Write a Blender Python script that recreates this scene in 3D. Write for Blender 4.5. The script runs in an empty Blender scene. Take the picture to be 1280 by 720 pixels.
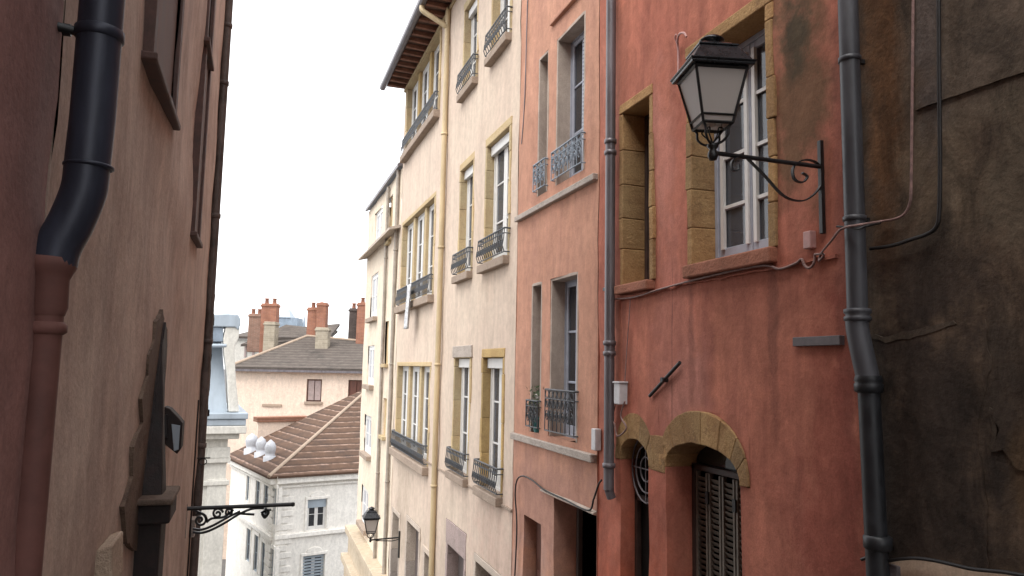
import bpy, bmesh, math, random
from mathutils import Vector, Matrix, noise
random.seed(7)
R = math.radians
C = bpy.context.scene.collection
sc = bpy.context.scene

# ------------------------------------------------------------------ camera model
FPX, YAW, PITCH, ROLL = 924.0, R(18.9), R(6.12), R(1.1)
R0 = Vector((math.cos(YAW), -math.sin(YAW), 0)); FH = Vector((math.sin(YAW), math.cos(YAW), 0)); ZUP = Vector((0, 0, 1))
FW = FH * math.cos(PITCH) + ZUP * math.sin(PITCH); U0 = ZUP * math.cos(PITCH) - FH * math.sin(PITCH)
def ray(px, py):
    x, y = (px - 640) / FPX, -(py - 360) / FPX
    x0 = x * math.cos(ROLL) - y * math.sin(ROLL); y0 = x * math.sin(ROLL) + y * math.cos(ROLL)
    return FW + R0 * x0 + U0 * y0
def proj(p):
    d = Vector(p); x0, y0, z0 = d.dot(R0), d.dot(U0), d.dot(FW)
    x0, y0 = x0 / z0, y0 / z0
    x = x0 * math.cos(ROLL) + y0 * math.sin(ROLL); y = -x0 * math.sin(ROLL) + y0 * math.cos(ROLL)
    return 640 + x * FPX, 360 - y * FPX
cam = bpy.data.cameras.new('camera'); cam.sensor_width = 36; cam.lens = 36 * FPX / 1280; cam.clip_end = 3000; cam.clip_start = 0.05
co = bpy.data.objects.new('camera', cam); C.objects.link(co); sc.camera = co
cr = R0 * math.cos(ROLL) + U0 * math.sin(ROLL); cu = -R0 * math.sin(ROLL) + U0 * math.cos(ROLL)
co.matrix_world = Matrix(((cr.x, cu.x, -FW.x, 0), (cr.y, cu.y, -FW.y, 0), (cr.z, cu.z, -FW.z, 0), (0, 0, 0, 1)))

class Frame:
    """a vertical facade plane: s runs along it, z up, out towards the street"""
    def __init__(f, o, e, n):
        f.o = Vector(o); f.e = Vector(e).normalized(); f.n = Vector(n).normalized()
    def W(f, s, z, out=0.0): return f.o + f.e * s + f.n * out + ZUP * z
    def hit(f, px, py, out=0.0):
        d = ray(px, py); oo = f.o + f.n * out
        t = oo.dot(f.n) / d.dot(f.n); p = d * t
        return (p - oo).dot(f.e), p.z - f.o.z
XR, XL = 3.4, -0.5
RW = Frame((XR, 0, 0), (0, 1, 0), (-1, 0, 0))
LW = Frame((XL, 0, 0), (0, 1, 0), (1, 0, 0))
def hity(px, py, Y):
    d = ray(px, py); return d * (Y / d.y)

# ------------------------------------------------------------------ mesh builder
WORG = {}
def catmull(pts, n=6, closed=False):
    P = [Vector(p) for p in pts]
    if len(P) < 3: return P
    out = []
    for i in range(len(P) - 1):
        a = P[i - 1] if i > 0 else P[0] * 2 - P[1]
        b, c = P[i], P[i + 1]
        d = P[i + 2] if i + 2 < len(P) else P[-1] * 2 - P[-2]
        for k in range(n):
            t = k / n
            out.append(0.5 * ((2 * b) + (c - a) * t + (2 * a - 5 * b + 4 * c - d) * t * t + (-a + 3 * b - 3 * c + d) * t ** 3))
    out.append(P[-1]); return out
class MB:
    def __init__(m): m.v = []; m.f = []; m.smooth = []
    def add(m, vs, fs, smooth=False):
        b = len(m.v); m.v += [Vector(v) for v in vs]; m.f += [tuple(b + i for i in f) for f in fs]; m.smooth += [smooth] * len(fs); return m
    def box(m, F, s0, s1, z0, z1, o0, o1):
        c = [F.W(s, z, o) for o in (o0, o1) for z in (z0, z1) for s in (s0, s1)]
        return m.add(c, [(0, 1, 3, 2), (4, 6, 7, 5), (0, 4, 5, 1), (2, 3, 7, 6), (0, 2, 6, 4), (1, 5, 7, 3)])
    def prism(m, pts, ext):
        n = len(pts); P = [Vector(p) for p in pts]; e = Vector(ext)
        return m.add(P + [p + e for p in P], [tuple(range(n)), tuple(range(2 * n - 1, n - 1, -1))] + [(i, i + n, (i + 1) % n + n, (i + 1) % n) for i in range(n)])
    def hexa(m, lo, hi):
        return m.add(list(lo) + list(hi), [(0, 1, 2, 3), (7, 6, 5, 4)] + [(i, i + 4, (i + 1) % 4 + 4, (i + 1) % 4) for i in range(4)])
    def tube(m, pts, r, n=8, cap=True, smooth=True):
        P = [Vector(p) for p in pts]; k = len(P)
        rr = r if isinstance(r, (list, tuple)) else [r] * k
        t = (P[1] - P[0]).normalized(); up = Vector((0, 0, 1)) if abs(t.z) < .9 else Vector((1, 0, 0))
        u = t.cross(up).normalized(); vs = []
        for i in range(k):
            t = ((P[min(i + 1, k - 1)] - P[i]).normalized() + (P[i] - P[max(i - 1, 0)]).normalized())
            t = t.normalized() if t.length > 1e-6 else Vector((0, 0, 1))
            u = (u - t * u.dot(t)).normalized(); w = t.cross(u)
            for j in range(n):
                a = 2 * math.pi * j / n; vs.append(P[i] + (u * math.cos(a) + w * math.sin(a)) * rr[i])
        fs = [(i * n + j, i * n + (j + 1) % n, (i + 1) * n + (j + 1) % n, (i + 1) * n + j) for i in range(k - 1) for j in range(n)]
        m.add(vs, fs, smooth)
        if cap:
            m.add(vs[:n], [tuple(range(n - 1, -1, -1))]); m.add(vs[-n:], [tuple(range(n))])
        return m
    def lathe(m, c, prof, n=16, smooth=True):
        vs = []; c = Vector(c)
        for r, z in prof:
            for j in range(n):
                a = 2 * math.pi * j / n; vs.append(c + Vector((r * math.cos(a), r * math.sin(a), z)))
        k = len(prof)
        m.add(vs, [(i * n + j, i * n + (j + 1) % n, (i + 1) * n + (j + 1) % n, (i + 1) * n + j) for i in range(k - 1) for j in range(n)], smooth)
        m.add(vs[:n], [tuple(range(n - 1, -1, -1))]); m.add(vs[-n:], [tuple(range(n))]); return m
    def build(m, name, mat, parent=None, bevel=0, seg=2, weld=False, jitter=0):
        xs = [v.x for v in m.v]; ys = [v.y for v in m.v]; zs = [v.z for v in m.v]
        org = Vector(((min(xs) + max(xs)) / 2, (min(ys) + max(ys)) / 2, min(zs)))
        if jitter:
            for v in m.v:
                q = noise.noise_vector(v * 9); v += q * jitter
        me = bpy.data.meshes.new(name); me.from_pydata([v - org for v in m.v], [], m.f)
        for p, s in zip(me.polygons, m.smooth): p.use_smooth = s
        bm = bmesh.new(); bm.from_mesh(me)
        if weld: bmesh.ops.remove_doubles(bm, verts=bm.verts, dist=1e-5)
        bmesh.ops.recalc_face_normals(bm, faces=bm.faces); bm.to_mesh(me); bm.free()
        me.materials.append(mat)
        o = bpy.data.objects.new(name, me); C.objects.link(o)
        if parent is not None:
            o.parent = parent; o.location = org - WORG[parent]
        else: o.location = org
        WORG[o] = org
        if bevel:
            b = o.modifiers.new('bevel', 'BEVEL'); b.width = bevel; b.segments = seg; b.limit_method = 'ANGLE'; b.angle_limit = R(40)
        return o
def thing(name, loc, label, cat, group=None):
    o = bpy.data.objects.new(name, None); o.empty_display_size = .3; C.objects.link(o); o.location = loc; WORG[o] = Vector(loc)
    return tag(o, label, cat, group)
def tag(o, label, cat, group=None, kind=None):
    o['label'] = label; o['category'] = cat
    if group: o['group'] = group
    if kind: o['kind'] = kind
    return o

# ------------------------------------------------------------------ materials
class NT:
    def __init__(s, name):
        s.m = bpy.data.materials.new(name); s.m.use_nodes = True; s.t = s.m.node_tree; s.n = s.t.nodes
        s.b = s.n['Principled BSDF']; s.out = s.n['Material Output']
        s.pos = s.n.new('ShaderNodeNewGeometry').outputs['Position']
    def l(s, a, b): s.t.links.new(a, b)
    def map(s, scale, loc=(0, 0, 0), rot=(0, 0, 0)):
        n = s.n.new('ShaderNodeMapping'); n.inputs['Scale'].default_value = scale; n.inputs['Location'].default_value = loc; n.inputs['Rotation'].default_value = rot
        s.l(s.pos, n.inputs['Vector']); return n.outputs[0]
    def noise(s, scale, detail=5, rough=.6, vec=None, dist=0):
        n = s.n.new('ShaderNodeTexNoise'); n.inputs['Scale'].default_value = scale; n.inputs['Detail'].default_value = detail
        n.inputs['Roughness'].default_value = rough; n.inputs['Distortion'].default_value = dist
        s.l(vec or s.pos, n.inputs['Vector']); return n.outputs['Fac']
    def ramp(s, fac, lo, hi, a=0, b=1):
        n = s.n.new('ShaderNodeMapRange'); n.clamp = True
        for k, v in zip(('From Min', 'From Max', 'To Min', 'To Max'), (lo, hi, a, b)): n.inputs[k].default_value = v
        s.l(fac, n.inputs['Value']); return n.outputs[0]
    def math(s, op, a, b=None, c=None):
        n = s.n.new('ShaderNodeMath'); n.operation = op
        for i, x in enumerate((a, b, c)):
            if x is None: continue
            if isinstance(x, (int, float)): n.inputs[i].default_value = x
            else: s.l(x, n.inputs[i])
        return n.outputs[0]
    def mix(s, fac, a, b, mode='MIX'):
        n = s.n.new('ShaderNodeMix'); n.data_type = 'RGBA'; n.blend_type = mode
        for k, x in ((0, fac), (6, a), (7, b)):
            if isinstance(x, (int, float)): n.inputs[k].default_value = x
            elif isinstance(x, tuple): n.inputs[k].default_value = (x + (1,)) if len(x) == 3 else x
            else: s.l(x, n.inputs[k])
        return n.outputs[2]
    def bump(s, h, strength=.5, dist=.01, prev=None):
        n = s.n.new('ShaderNodeBump'); n.inputs['Strength'].default_value = strength; n.inputs['Distance'].default_value = dist
        s.l(h, n.inputs['Height'])
        if prev: s.l(prev, n.inputs['Normal'])
        s.l(n.outputs[0], s.b.inputs['Normal']); return n.outputs[0]
    def xyz(s):
        n = s.n.new('ShaderNodeSeparateXYZ'); s.l(s.pos, n.inputs[0]); return n.outputs
    def done(s, col, rough=.9, metal=0, spec=.3):
        if isinstance(col, tuple): s.b.inputs['Base Color'].default_value = col + (1,)
        else: s.l(col, s.b.inputs['Base Color'])
        if isinstance(rough, (int, float)): s.b.inputs['Roughness'].default_value = rough
        else: s.l(rough, s.b.inputs['Roughness'])
        s.b.inputs['Metallic'].default_value = metal; s.b.inputs['Specular IOR Level'].default_value = spec
        return s.m
def mul(c, k): return tuple(x * k for x in c)
def plaster(name, A, B, S, streak=.5, patch=.8, stains_tones=(), bump=.5, grain=.15, ps=.7, ss=2.2, mott=.10):
    t = NT(name)
    n1 = t.noise(ps, 6, .62, dist=.4); n1b = t.noise(ps * 3.7, 5, .65)
    st = t.noise(1.0, 6, .7, vec=t.map((ss, ss, .3), (3, 1, 0)), dist=.5)
    st2 = t.noise(1.0, 4, .6, vec=t.map((ss * 2.4, ss * 2.4, .55), (13, 1, 0)), dist=.6)
    col = t.mix(t.ramp(n1, .38, .64, 0, patch), A, B)
    col = t.mix(t.ramp(n1b, .5, .72, 0, patch * .5), col, mul(B, 1.15))
    sf = t.math('MULTIPLY', t.ramp(st, .45, .72), t.ramp(n1b, .3, .65, .35, 1))
    col = t.mix(t.math('MULTIPLY', sf, streak), col, S)
    col = t.mix(t.ramp(st2, .52, .75, 0, streak * .55), col, mul(S, 1.2))
    for (c, r, k, sc_) in stains_tones:
        mp = t.map((1 / r[0], 1 / r[1], 1 / r[2]), tuple(-c[i] / r[i] for i in range(3)))
        ln = t.n.new('ShaderNodeVectorMath'); ln.operation = 'LENGTH'; t.l(mp, ln.inputs[0])
        f = t.ramp(t.math('ADD', ln.outputs['Value'], t.ramp(n1b, .3, .7, .45, -.45)), .55, 1.15, k, 0)
        col = t.mix(f, col, sc_)
    fine = t.noise(70, 3, .6); mid = t.noise(9, 5, .6); pit = t.noise(26, 4, .7)
    col = t.mix(1.0, col, t.mix(t.ramp(fine, .3, .7), (1 - grain,) * 3, (1 + grain * .4,) * 3), 'MULTIPLY')
    col = t.mix(1.0, col, t.mix(t.ramp(mid, .35, .65), (.92,) * 3, (1.05,) * 3), 'MULTIPLY')
    mt = t.noise(4.2, 9, .78, vec=t.map((1, 1, .55)), dist=.8)
    col = t.mix(1.0, col, t.mix(t.ramp(mt, .36, .64), (1 - mott * 1.6,) * 3, (1 + mott * .8,) * 3), 'MULTIPLY')
    vs3 = t.noise(1.0, 3, .5, vec=t.map((9, 9, .4), (7, 2, 0)))
    col = t.mix(1.0, col, t.mix(t.ramp(vs3, .35, .65), (1 - streak * .05,) * 3, (1.05,) * 3), 'MULTIPLY')
    h = t.math('ADD', t.math('MULTIPLY', mid, 1.0), t.math('ADD', t.math('MULTIPLY', pit, .30), t.math('MULTIPLY', fine, .025)))
    t.bump(h, bump, .012)
    return t.done(col, .93, 0, .2)
def simple(name, col, rough=.6, metal=0, var=.25, ns=12, bump=.15, spec=.4, rust=None, streak=False):
    t = NT(name)
    n = t.noise(ns, 5, .65, vec=t.map((1, 1, .2)) if streak else None)
    c = t.mix(t.ramp(n, .35, .68), mul(col, 1 - var), mul(col, 1 + var))
    if rust:
        c = t.mix(t.ramp(t.noise(ns * .6, 6, .7), .5, .66, 0, rust[1]), c, rust[0])
    t.bump(t.noise(ns * 4, 4, .6), bump, .004)
    return t.done(c, t.ramp(n, .3, .7, max(rough - .12, .03), min(rough + .12, 1)), metal, spec)

M = {}
M['cream'] = plaster('cream_lime_plaster', (.60, .495, .40), (.575, .455, .372), (.43, .34, .275), .6, .8, bump=.25, grain=.08, mott=.05,
    stains_tones=[((3.4, 17.5, -2.6), (2, .9, 1.3), .5, (.36, .29, .23)), ((3.4, 11.3, 1.9), (2, .8, 1.0), .3, (.50, .38, .29)), ((3.4, 14.5, -4.2), (2, 4, 1.2), .45, (.42, .34, .27)), ((3.4, 10, -3.6), (2, 1.6, 2.2), .4, (.5, .33, .27))])
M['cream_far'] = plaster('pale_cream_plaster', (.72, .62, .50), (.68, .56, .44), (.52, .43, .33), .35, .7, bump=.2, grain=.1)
M['orange'] = plaster('salmon_plaster', (.545, .295, .205), (.485, .25, .172), (.38, .195, .145), .8, .8, bump=.35,
    stains_tones=[((3.4, 8.3, -1.7), (2, 1.9, .75), .75, (.40, .22, .17)), ((3.4, 8.6, -3.2), (2, 1.9, .9), .7, (.45, .30, .25))])
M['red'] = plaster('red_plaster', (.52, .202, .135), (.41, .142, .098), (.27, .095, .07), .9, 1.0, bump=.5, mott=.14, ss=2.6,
    stains_tones=[((3.4, 4.0, 1.9), (2, .34, .95), .95, (.17, .095, .055)), ((3.4, 4.0, 2.25), (2, .16, .35), .9, (.07, .055, .035)), ((3.4, 6.6, -1.6), (2, 1.0, 1.6), .55, (.42, .13, .085)),
            ((3.4, 4.6, .35), (2, .7, .5), .35, (.30, .12, .08)), ((3.4, 5.4, -.2), (2, .35, .45), .5, (.52, .25, .20)), ((3.4, 5.9, 1.9), (2, .35, .8), .5, (.52, .24, .19)), ((3.4, 6.8, 3.0), (2, .4, .9), .5, (.50, .21, .155)), ((3.4, 5.33, .25), (2, .05, .75), .6, (.20, .08, .06)), ((3.4, 4.28, .2), (2, .06, .7), .6, (.20, .08, .06)), ((3.4, 6.5, .3), (2, .05, .5), .5, (.22, .085, .065)), ((3.4, 5.62, .0), (2, .012, .9), .7, (.16, .07, .055)), ((3.4, 5.1, .1), (2, .10, .6), .45, (.26, .09, .07)), ((3.4, 3.62, .2), (2, .08, 2.4), .55, (.20, .075, .06)), ((3.4, 3.75, -.9), (2, .3, 1.5), .6, (.26, .07, .05)), ((3.4, 6.3, -2.4), (2, .8, 1.0), .6, (.46, .12, .065)), ((3.4, 5.6, .2), (2, .5, 1.0), .35, (.44, .19, .155))])  # dirt and drips, plus darker tones along the right edge and lower right
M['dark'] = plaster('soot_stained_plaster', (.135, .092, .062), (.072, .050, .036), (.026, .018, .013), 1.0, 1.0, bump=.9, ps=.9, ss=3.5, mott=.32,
    stains_tones=[((3.4, 3.28, 1.9), (2, .16, 1.5), .85, (.13, .062, .028)), ((3.4, 2.85, 1.0), (2, .35, .45), .8, (.15, .11, .075)), ((3.4, 2.65, 1.75), (2, .5, .45), .6, (.12, .092, .07)), ((3.4, 2.5, 1.0), (2, .2, .5), .7, (.13, .10, .07)), ((3.4, 2.95, 2.1), (2, .10, .9), .6, (.11, .09, .085)),
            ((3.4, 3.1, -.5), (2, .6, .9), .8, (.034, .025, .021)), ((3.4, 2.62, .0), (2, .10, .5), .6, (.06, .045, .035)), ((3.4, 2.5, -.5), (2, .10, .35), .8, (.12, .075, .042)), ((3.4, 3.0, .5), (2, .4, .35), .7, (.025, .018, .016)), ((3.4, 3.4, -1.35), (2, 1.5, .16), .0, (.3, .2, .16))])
M['dark_edge'] = plaster('broken_plaster_edge', (.10, .075, .055), (.065, .048, .037), (.03, .022, .017), .8, 1.0, bump=.9, mott=.3)
M['beige_left'] = plaster('beige_plaster', (.60, .465, .385), (.49, .36, .295), (.29, .205, .17), .85, 1.0, bump=.45, ss=2.8, ps=1.3)
M['red_left'] = plaster('dull_red_plaster', (.40, .225, .20), (.32, .175, .16), (.20, .115, .11), .5, .8, bump=.4)
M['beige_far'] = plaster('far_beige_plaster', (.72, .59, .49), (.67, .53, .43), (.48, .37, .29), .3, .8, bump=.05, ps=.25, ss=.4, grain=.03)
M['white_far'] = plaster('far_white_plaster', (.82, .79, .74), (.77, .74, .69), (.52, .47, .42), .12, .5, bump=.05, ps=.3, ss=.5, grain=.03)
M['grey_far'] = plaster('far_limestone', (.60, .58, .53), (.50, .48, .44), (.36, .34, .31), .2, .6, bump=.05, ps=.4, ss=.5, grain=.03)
M['base_beige'] = plaster('bare_render_base', (.58, .44, .33), (.48, .35, .26), (.32, .23, .17), .4, .8, bump=.5)
M['reveal'] = plaster('grey_beige_reveal_render', (.47, .39, .33), (.42, .34, .29), (.3, .24, .2), .4, .8, bump=.3)
def stone(name, A, B, D):
    t = NT(name)
    c = t.mix(t.ramp(t.noise(3.0, 6, .65), .38, .62), A, B)
    c = t.mix(t.ramp(t.noise(7, 6, .75), .55, .72, 0, .8), c, D)
    c = t.mix(1.0, c, t.mix(t.ramp(t.noise(60, 3), .3, .7), (.78,) * 3, (1.1,) * 3), 'MULTIPLY')
    rp_ = t.pos.node.outputs['Random Per Island']
    c = t.mix(1.0, c, t.mix(rp_, (.74, .76, .8), (1.14, 1.1, 1.04)), 'MULTIPLY')
    t.bump(t.math('ADD', t.noise(8, 5, .7), t.math('MULTIPLY', t.noise(40, 4, .7), .5)), .7, .02)
    return t.done(c, .9, 0, .2)
M['ochre'] = stone('ochre_limestone', (.40, .26, .125), (.32, .19, .09), (.18, .105, .06))
M['ochre_pale'] = stone('pale_ochre_limestone', (.56, .45, .27), (.52, .39, .23), (.38, .29, .18))
M['sill_red'] = stone('reddish_sill_stone', (.40, .17, .11), (.32, .14, .09), (.2, .1, .07))
M['sill_pink'] = stone('grey_brown_sill_stone', (.42, .33, .26), (.36, .28, .22), (.25, .19, .15))
M['sill_grey'] = stone('pale_grey_stone', (.52, .45, .39), (.44, .38, .33), (.27, .23, .2))
M['mauve'] = stone('mauve_grey_stone', (.40, .32, .31), (.33, .27, .26), (.22, .18, .17))
M['brown_sill'] = simple('dark_brown_wood', (.10, .055, .046), .7, var=.35)
M['timber'] = simple('blackened_timber', (.022, .014, .013), .75, var=.5, ns=20, bump=.6)
M['oldstone'] = stone('grey_brown_rubble', (.20, .145, .11), (.13, .09, .07), (.06, .04, .035))
M['black_iron'] = simple('black_iron', (.012, .012, .013), .45, .0, var=.3, spec=.5)
M['rail_iron'] = simple('weathered_dark_iron', (.055, .06, .068), .5, .0, var=.35, spec=.5, rust=((.10, .05, .03), .3))
M['rail_blue'] = simple('blue_grey_iron', (.22, .26, .31), .5, .0, var=.3, spec=.5)
M['zinc'] = simple('weathered_grey_zinc', (.15, .135, .145), .42, .35, var=.3, ns=5, spec=.5, streak=True)
M['pipe_dark'] = simple('dark_grey_zinc', (.058, .058, .066), .52, .15, var=.35, ns=6, spec=.5, streak=True)
M['pipe_cast'] = simple('black_cast_iron', (.016, .017, .020), .5, .1, var=.3, ns=8, spec=.5)
M['pipe_big'] = simple('blue_black_zinc', (.04, .045, .068), .5, .25, var=.5, ns=5, spec=.5, streak=True, bump=.3)
M['pipe_brown'] = simple('brown_painted_pipe', (.17, .075, .062), .75, 0, var=.25, ns=6)
M['pipe_cream'] = simple('cream_painted_pipe', (.52, .41, .25), .55, 0, var=.2, ns=5, streak=True)
M['pipe_left'] = simple('brown_grey_pipe', (.10, .078, .068), .6, .1, var=.4, ns=7)
M['white_paint'] = simple('old_white_paint', (.64, .63, .61), .5, 0, var=.06, ns=9, spec=.4)
M['grey_paint'] = simple('blue_grey_paint', (.34, .36, .42), .5, 0, var=.1, ns=9)
M['dark_paint'] = simple('dark_brown_paint', (.055, .035, .03), .55, 0, var=.3, ns=9)
M['grey_door'] = simple('grey_brown_door_paint', (.10, .08, .075), .6, 0, var=.3, ns=4, streak=True)
M['brown_door'] = simple('reddish_brown_door', (.11, .045, .032), .6, 0, var=.3, ns=4, streak=True)
M['shutter'] = simple('grey_beige_shutter', (.17, .15, .125), .6, 0, var=.25, ns=9)
M['void'] = simple('dark_room', (.015, .013, .012), .95, 0, spec=.1)
M['curtain'] = simple('white_curtain', (.62, .62, .63), .9, 0, var=.1, ns=5, streak=True)
M['rafter'] = simple('brown_rafter_wood', (.23, .11, .075), .8, 0, var=.35, ns=6)
M['soffit'] = simple('dark_soffit_boards', (.11, .065, .05), .85, 0, var=.3, ns=6)
M['ochre_post'] = stone('yellow_ochre_post', (.52, .37, .17), (.45, .31, .14), (.30, .20, .11))
M['cable'] = simple('pinkish_grey_cable', (.23, .14, .125), .6, 0, var=.3, ns=20)
M['cable_black'] = simple('black_cable', (.015, .013, .013), .5)
M['plastic_white'] = simple('off_white_plastic', (.55, .54, .55), .45, var=.1)
M['plastic_pink'] = simple('dusty_pink_plastic', (.48, .27, .25), .5, var=.15)
M['plaque_grey'] = simple('grey_board', (.11, .095, .10), .6, var=.3)
M['tan'] = plaster('tan_shopfront_plaster', (.50, .42, .32), (.46, .37, .27), (.32, .26, .19), .3, .6, bump=.2)
M['brown_shutter'] = simple('faded_brown_shutter', (.13, .075, .062), .75, var=.3, ns=6, streak=True)
M['pipe_pale'] = simple('pale_grey_pipe', (.30, .26, .22), .6, 0, var=.2, ns=5)
M['teal'] = simple('teal_glazed_pot', (.05, .17, .165), .35, var=.2)
M['leaf'] = simple('dark_green_leaf', (.05, .09, .03), .6, var=.5, ns=40)
M['petal'] = simple('white_petal', (.7, .66, .62), .6, var=.1, ns=40)
M['cloth'] = simple('pale_hung_cloth', (.55, .56, .58), .9, var=.3, ns=14)
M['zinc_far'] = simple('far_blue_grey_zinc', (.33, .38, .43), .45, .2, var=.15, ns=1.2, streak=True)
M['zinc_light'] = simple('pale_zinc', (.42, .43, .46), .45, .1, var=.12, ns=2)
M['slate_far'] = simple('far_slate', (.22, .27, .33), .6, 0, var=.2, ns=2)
M['brick'] = None
def brickmat(name, A, B, mortar, sc_=6.0):
    t = NT(name)
    b = t.n.new('ShaderNodeTexBrick'); b.inputs['Color1'].default_value = A + (1,); b.inputs['Color2'].default_value = B + (1,); b.inputs['Mortar'].default_value = mortar + (1,)
    b.inputs['Scale'].default_value = sc_; b.inputs['Mortar Size'].default_value = .03; b.inputs['Brick Width'].default_value = 1.6; b.inputs['Row Height'].default_value = .6
    x = t.xyz(); cb = t.n.new('ShaderNodeCombineXYZ'); t.l(t.math('ADD', x[0], x[1]), cb.inputs[0]); t.l(x[2], cb.inputs[1]); t.l(cb.outputs[0], b.inputs['Vector'])
    c = t.mix(t.ramp(t.noise(1.2, 5, .7), .45, .65, 0, .6), b.outputs['Color'], mul(A, .5))
    t.bump(b.outputs['Fac'], .4, -.01)
    return t.done(c, .9, 0, .2)
M['brick'] = brickmat('orange_brick', (.33, .15, .095), (.26, .115, .08), (.27, .2, .16))
M['brick_dark'] = brickmat('brown_brick', (.26, .15, .11), (.2, .12, .09), (.3, .25, .21))
M['stonebrick'] = brickmat('rough_grey_masonry', (.36, .31, .24), (.29, .25, .19), (.42, .37, .3), 4.0)
M['soot'] = brickmat('sooty_masonry', (.09, .07, .065), (.06, .05, .045), (.14, .12, .1))
def tiles(name, A, B, D, k, ax=2, width=.12, lines=(.6, .42, .34)):
    t = NT(name)
    x = t.xyz(); row = t.math('MULTIPLY', x[ax], k)
    row = t.math('ADD', row, t.ramp(t.noise(1.6, 3), 0, 1, -.12, .12))
    fr = t.math('FRACT', row)
    c = t.mix(t.ramp(t.noise(3.2, 6, .75), .35, .65), A, B)
    c = t.mix(t.ramp(t.noise(.7, 5, .7), .5, .68, 0, .7), c, D)
    c = t.mix(t.math('MULTIPLY', t.ramp(fr, 1 - width, 1 - width * .3), t.ramp(t.noise(2.2, 4), .35, .65, .05, .5)), c, lines)
    c = t.mix(t.ramp(fr, .0, .35, .6, 0), c, mul(D, .6))
    t.bump(fr, .8, .06)
    return t.done(c, .9, 0, .2)
M['tile_red'] = tiles('red_brown_roof_tiles', (.125, .076, .052), (.088, .053, .038), (.055, .04, .034), 3.6, 2, .22)
M['tile_grey'] = tiles('grey_brown_roof_tiles', (.115, .095, .082), (.085, .07, .062), (.05, .044, .04), 5.0, 2, .2, (.3, .27, .23))
M['tile_local'] = tiles('brown_clay_tiles', (.30, .15, .10), (.24, .12, .08), (.14, .08, .06), 4.0, 2, .2)
def glassmat(name, tint, clear=.25, rough=.05):
    t = NT(name)
    t.b.inputs['Base Color'].default_value = tint + (1,); t.b.inputs['Roughness'].default_value = rough; t.b.inputs['Specular IOR Level'].default_value = .9
    t.bump(t.noise(1.6, 2), .12, .02)
    tr = t.n.new('ShaderNodeBsdfTransparent'); mx = t.n.new('ShaderNodeMixShader'); mx.inputs[0].default_value = clear
    t.l(t.b.outputs[0], mx.inputs[1]); t.l(tr.outputs[0], mx.inputs[2]); t.l(mx.outputs[0], t.out.inputs['Surface'])
    return t.m
M['glass'] = glassmat('window_glass', (.10, .11, .13), .45)
M['glass_dark'] = glassmat('dark_window_glass', (.03, .032, .038), .2)
def frosted():
    t = NT('frosted_lantern_glass')
    t.b.inputs['Base Color'].default_value = (.72, .67, .63, 1); t.b.inputs['Roughness'].default_value = .45
    tl = t.n.new('ShaderNodeBsdfTranslucent'); tl.inputs[0].default_value = (.78, .74, .70, 1)
    mx = t.n.new('ShaderNodeMixShader'); mx.inputs[0].default_value = .5
    t.l(t.b.outputs[0], mx.inputs[1]); t.l(tl.outputs[0], mx.inputs[2]); t.l(mx.outputs[0], t.out.inputs['Surface'])
    return t.m
M['frost'] = frosted()
def paving():
    t = NT('worn_stone_paving')
    v = t.n.new('ShaderNodeTexVoronoi'); v.feature = 'DISTANCE_TO_EDGE'; v.inputs['Scale'].default_value = 6; t.l(t.pos, v.inputs['Vector'])
    c = t.mix(t.ramp(t.noise(2, 5), .35, .65), (.20, .18, .16), (.13, .12, .11))
    c = t.mix(t.ramp(v.outputs['Distance'], 0, .05, .8, 0), c, (.06, .055, .05)); t.bump(v.outputs['Distance'], .4, .02)
    return t.done(c, .85)
M['paving'] = paving()
M['asphalt'] = simple('dusty_ground', (.11, .105, .10), .9, var=.2, ns=.6)

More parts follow.
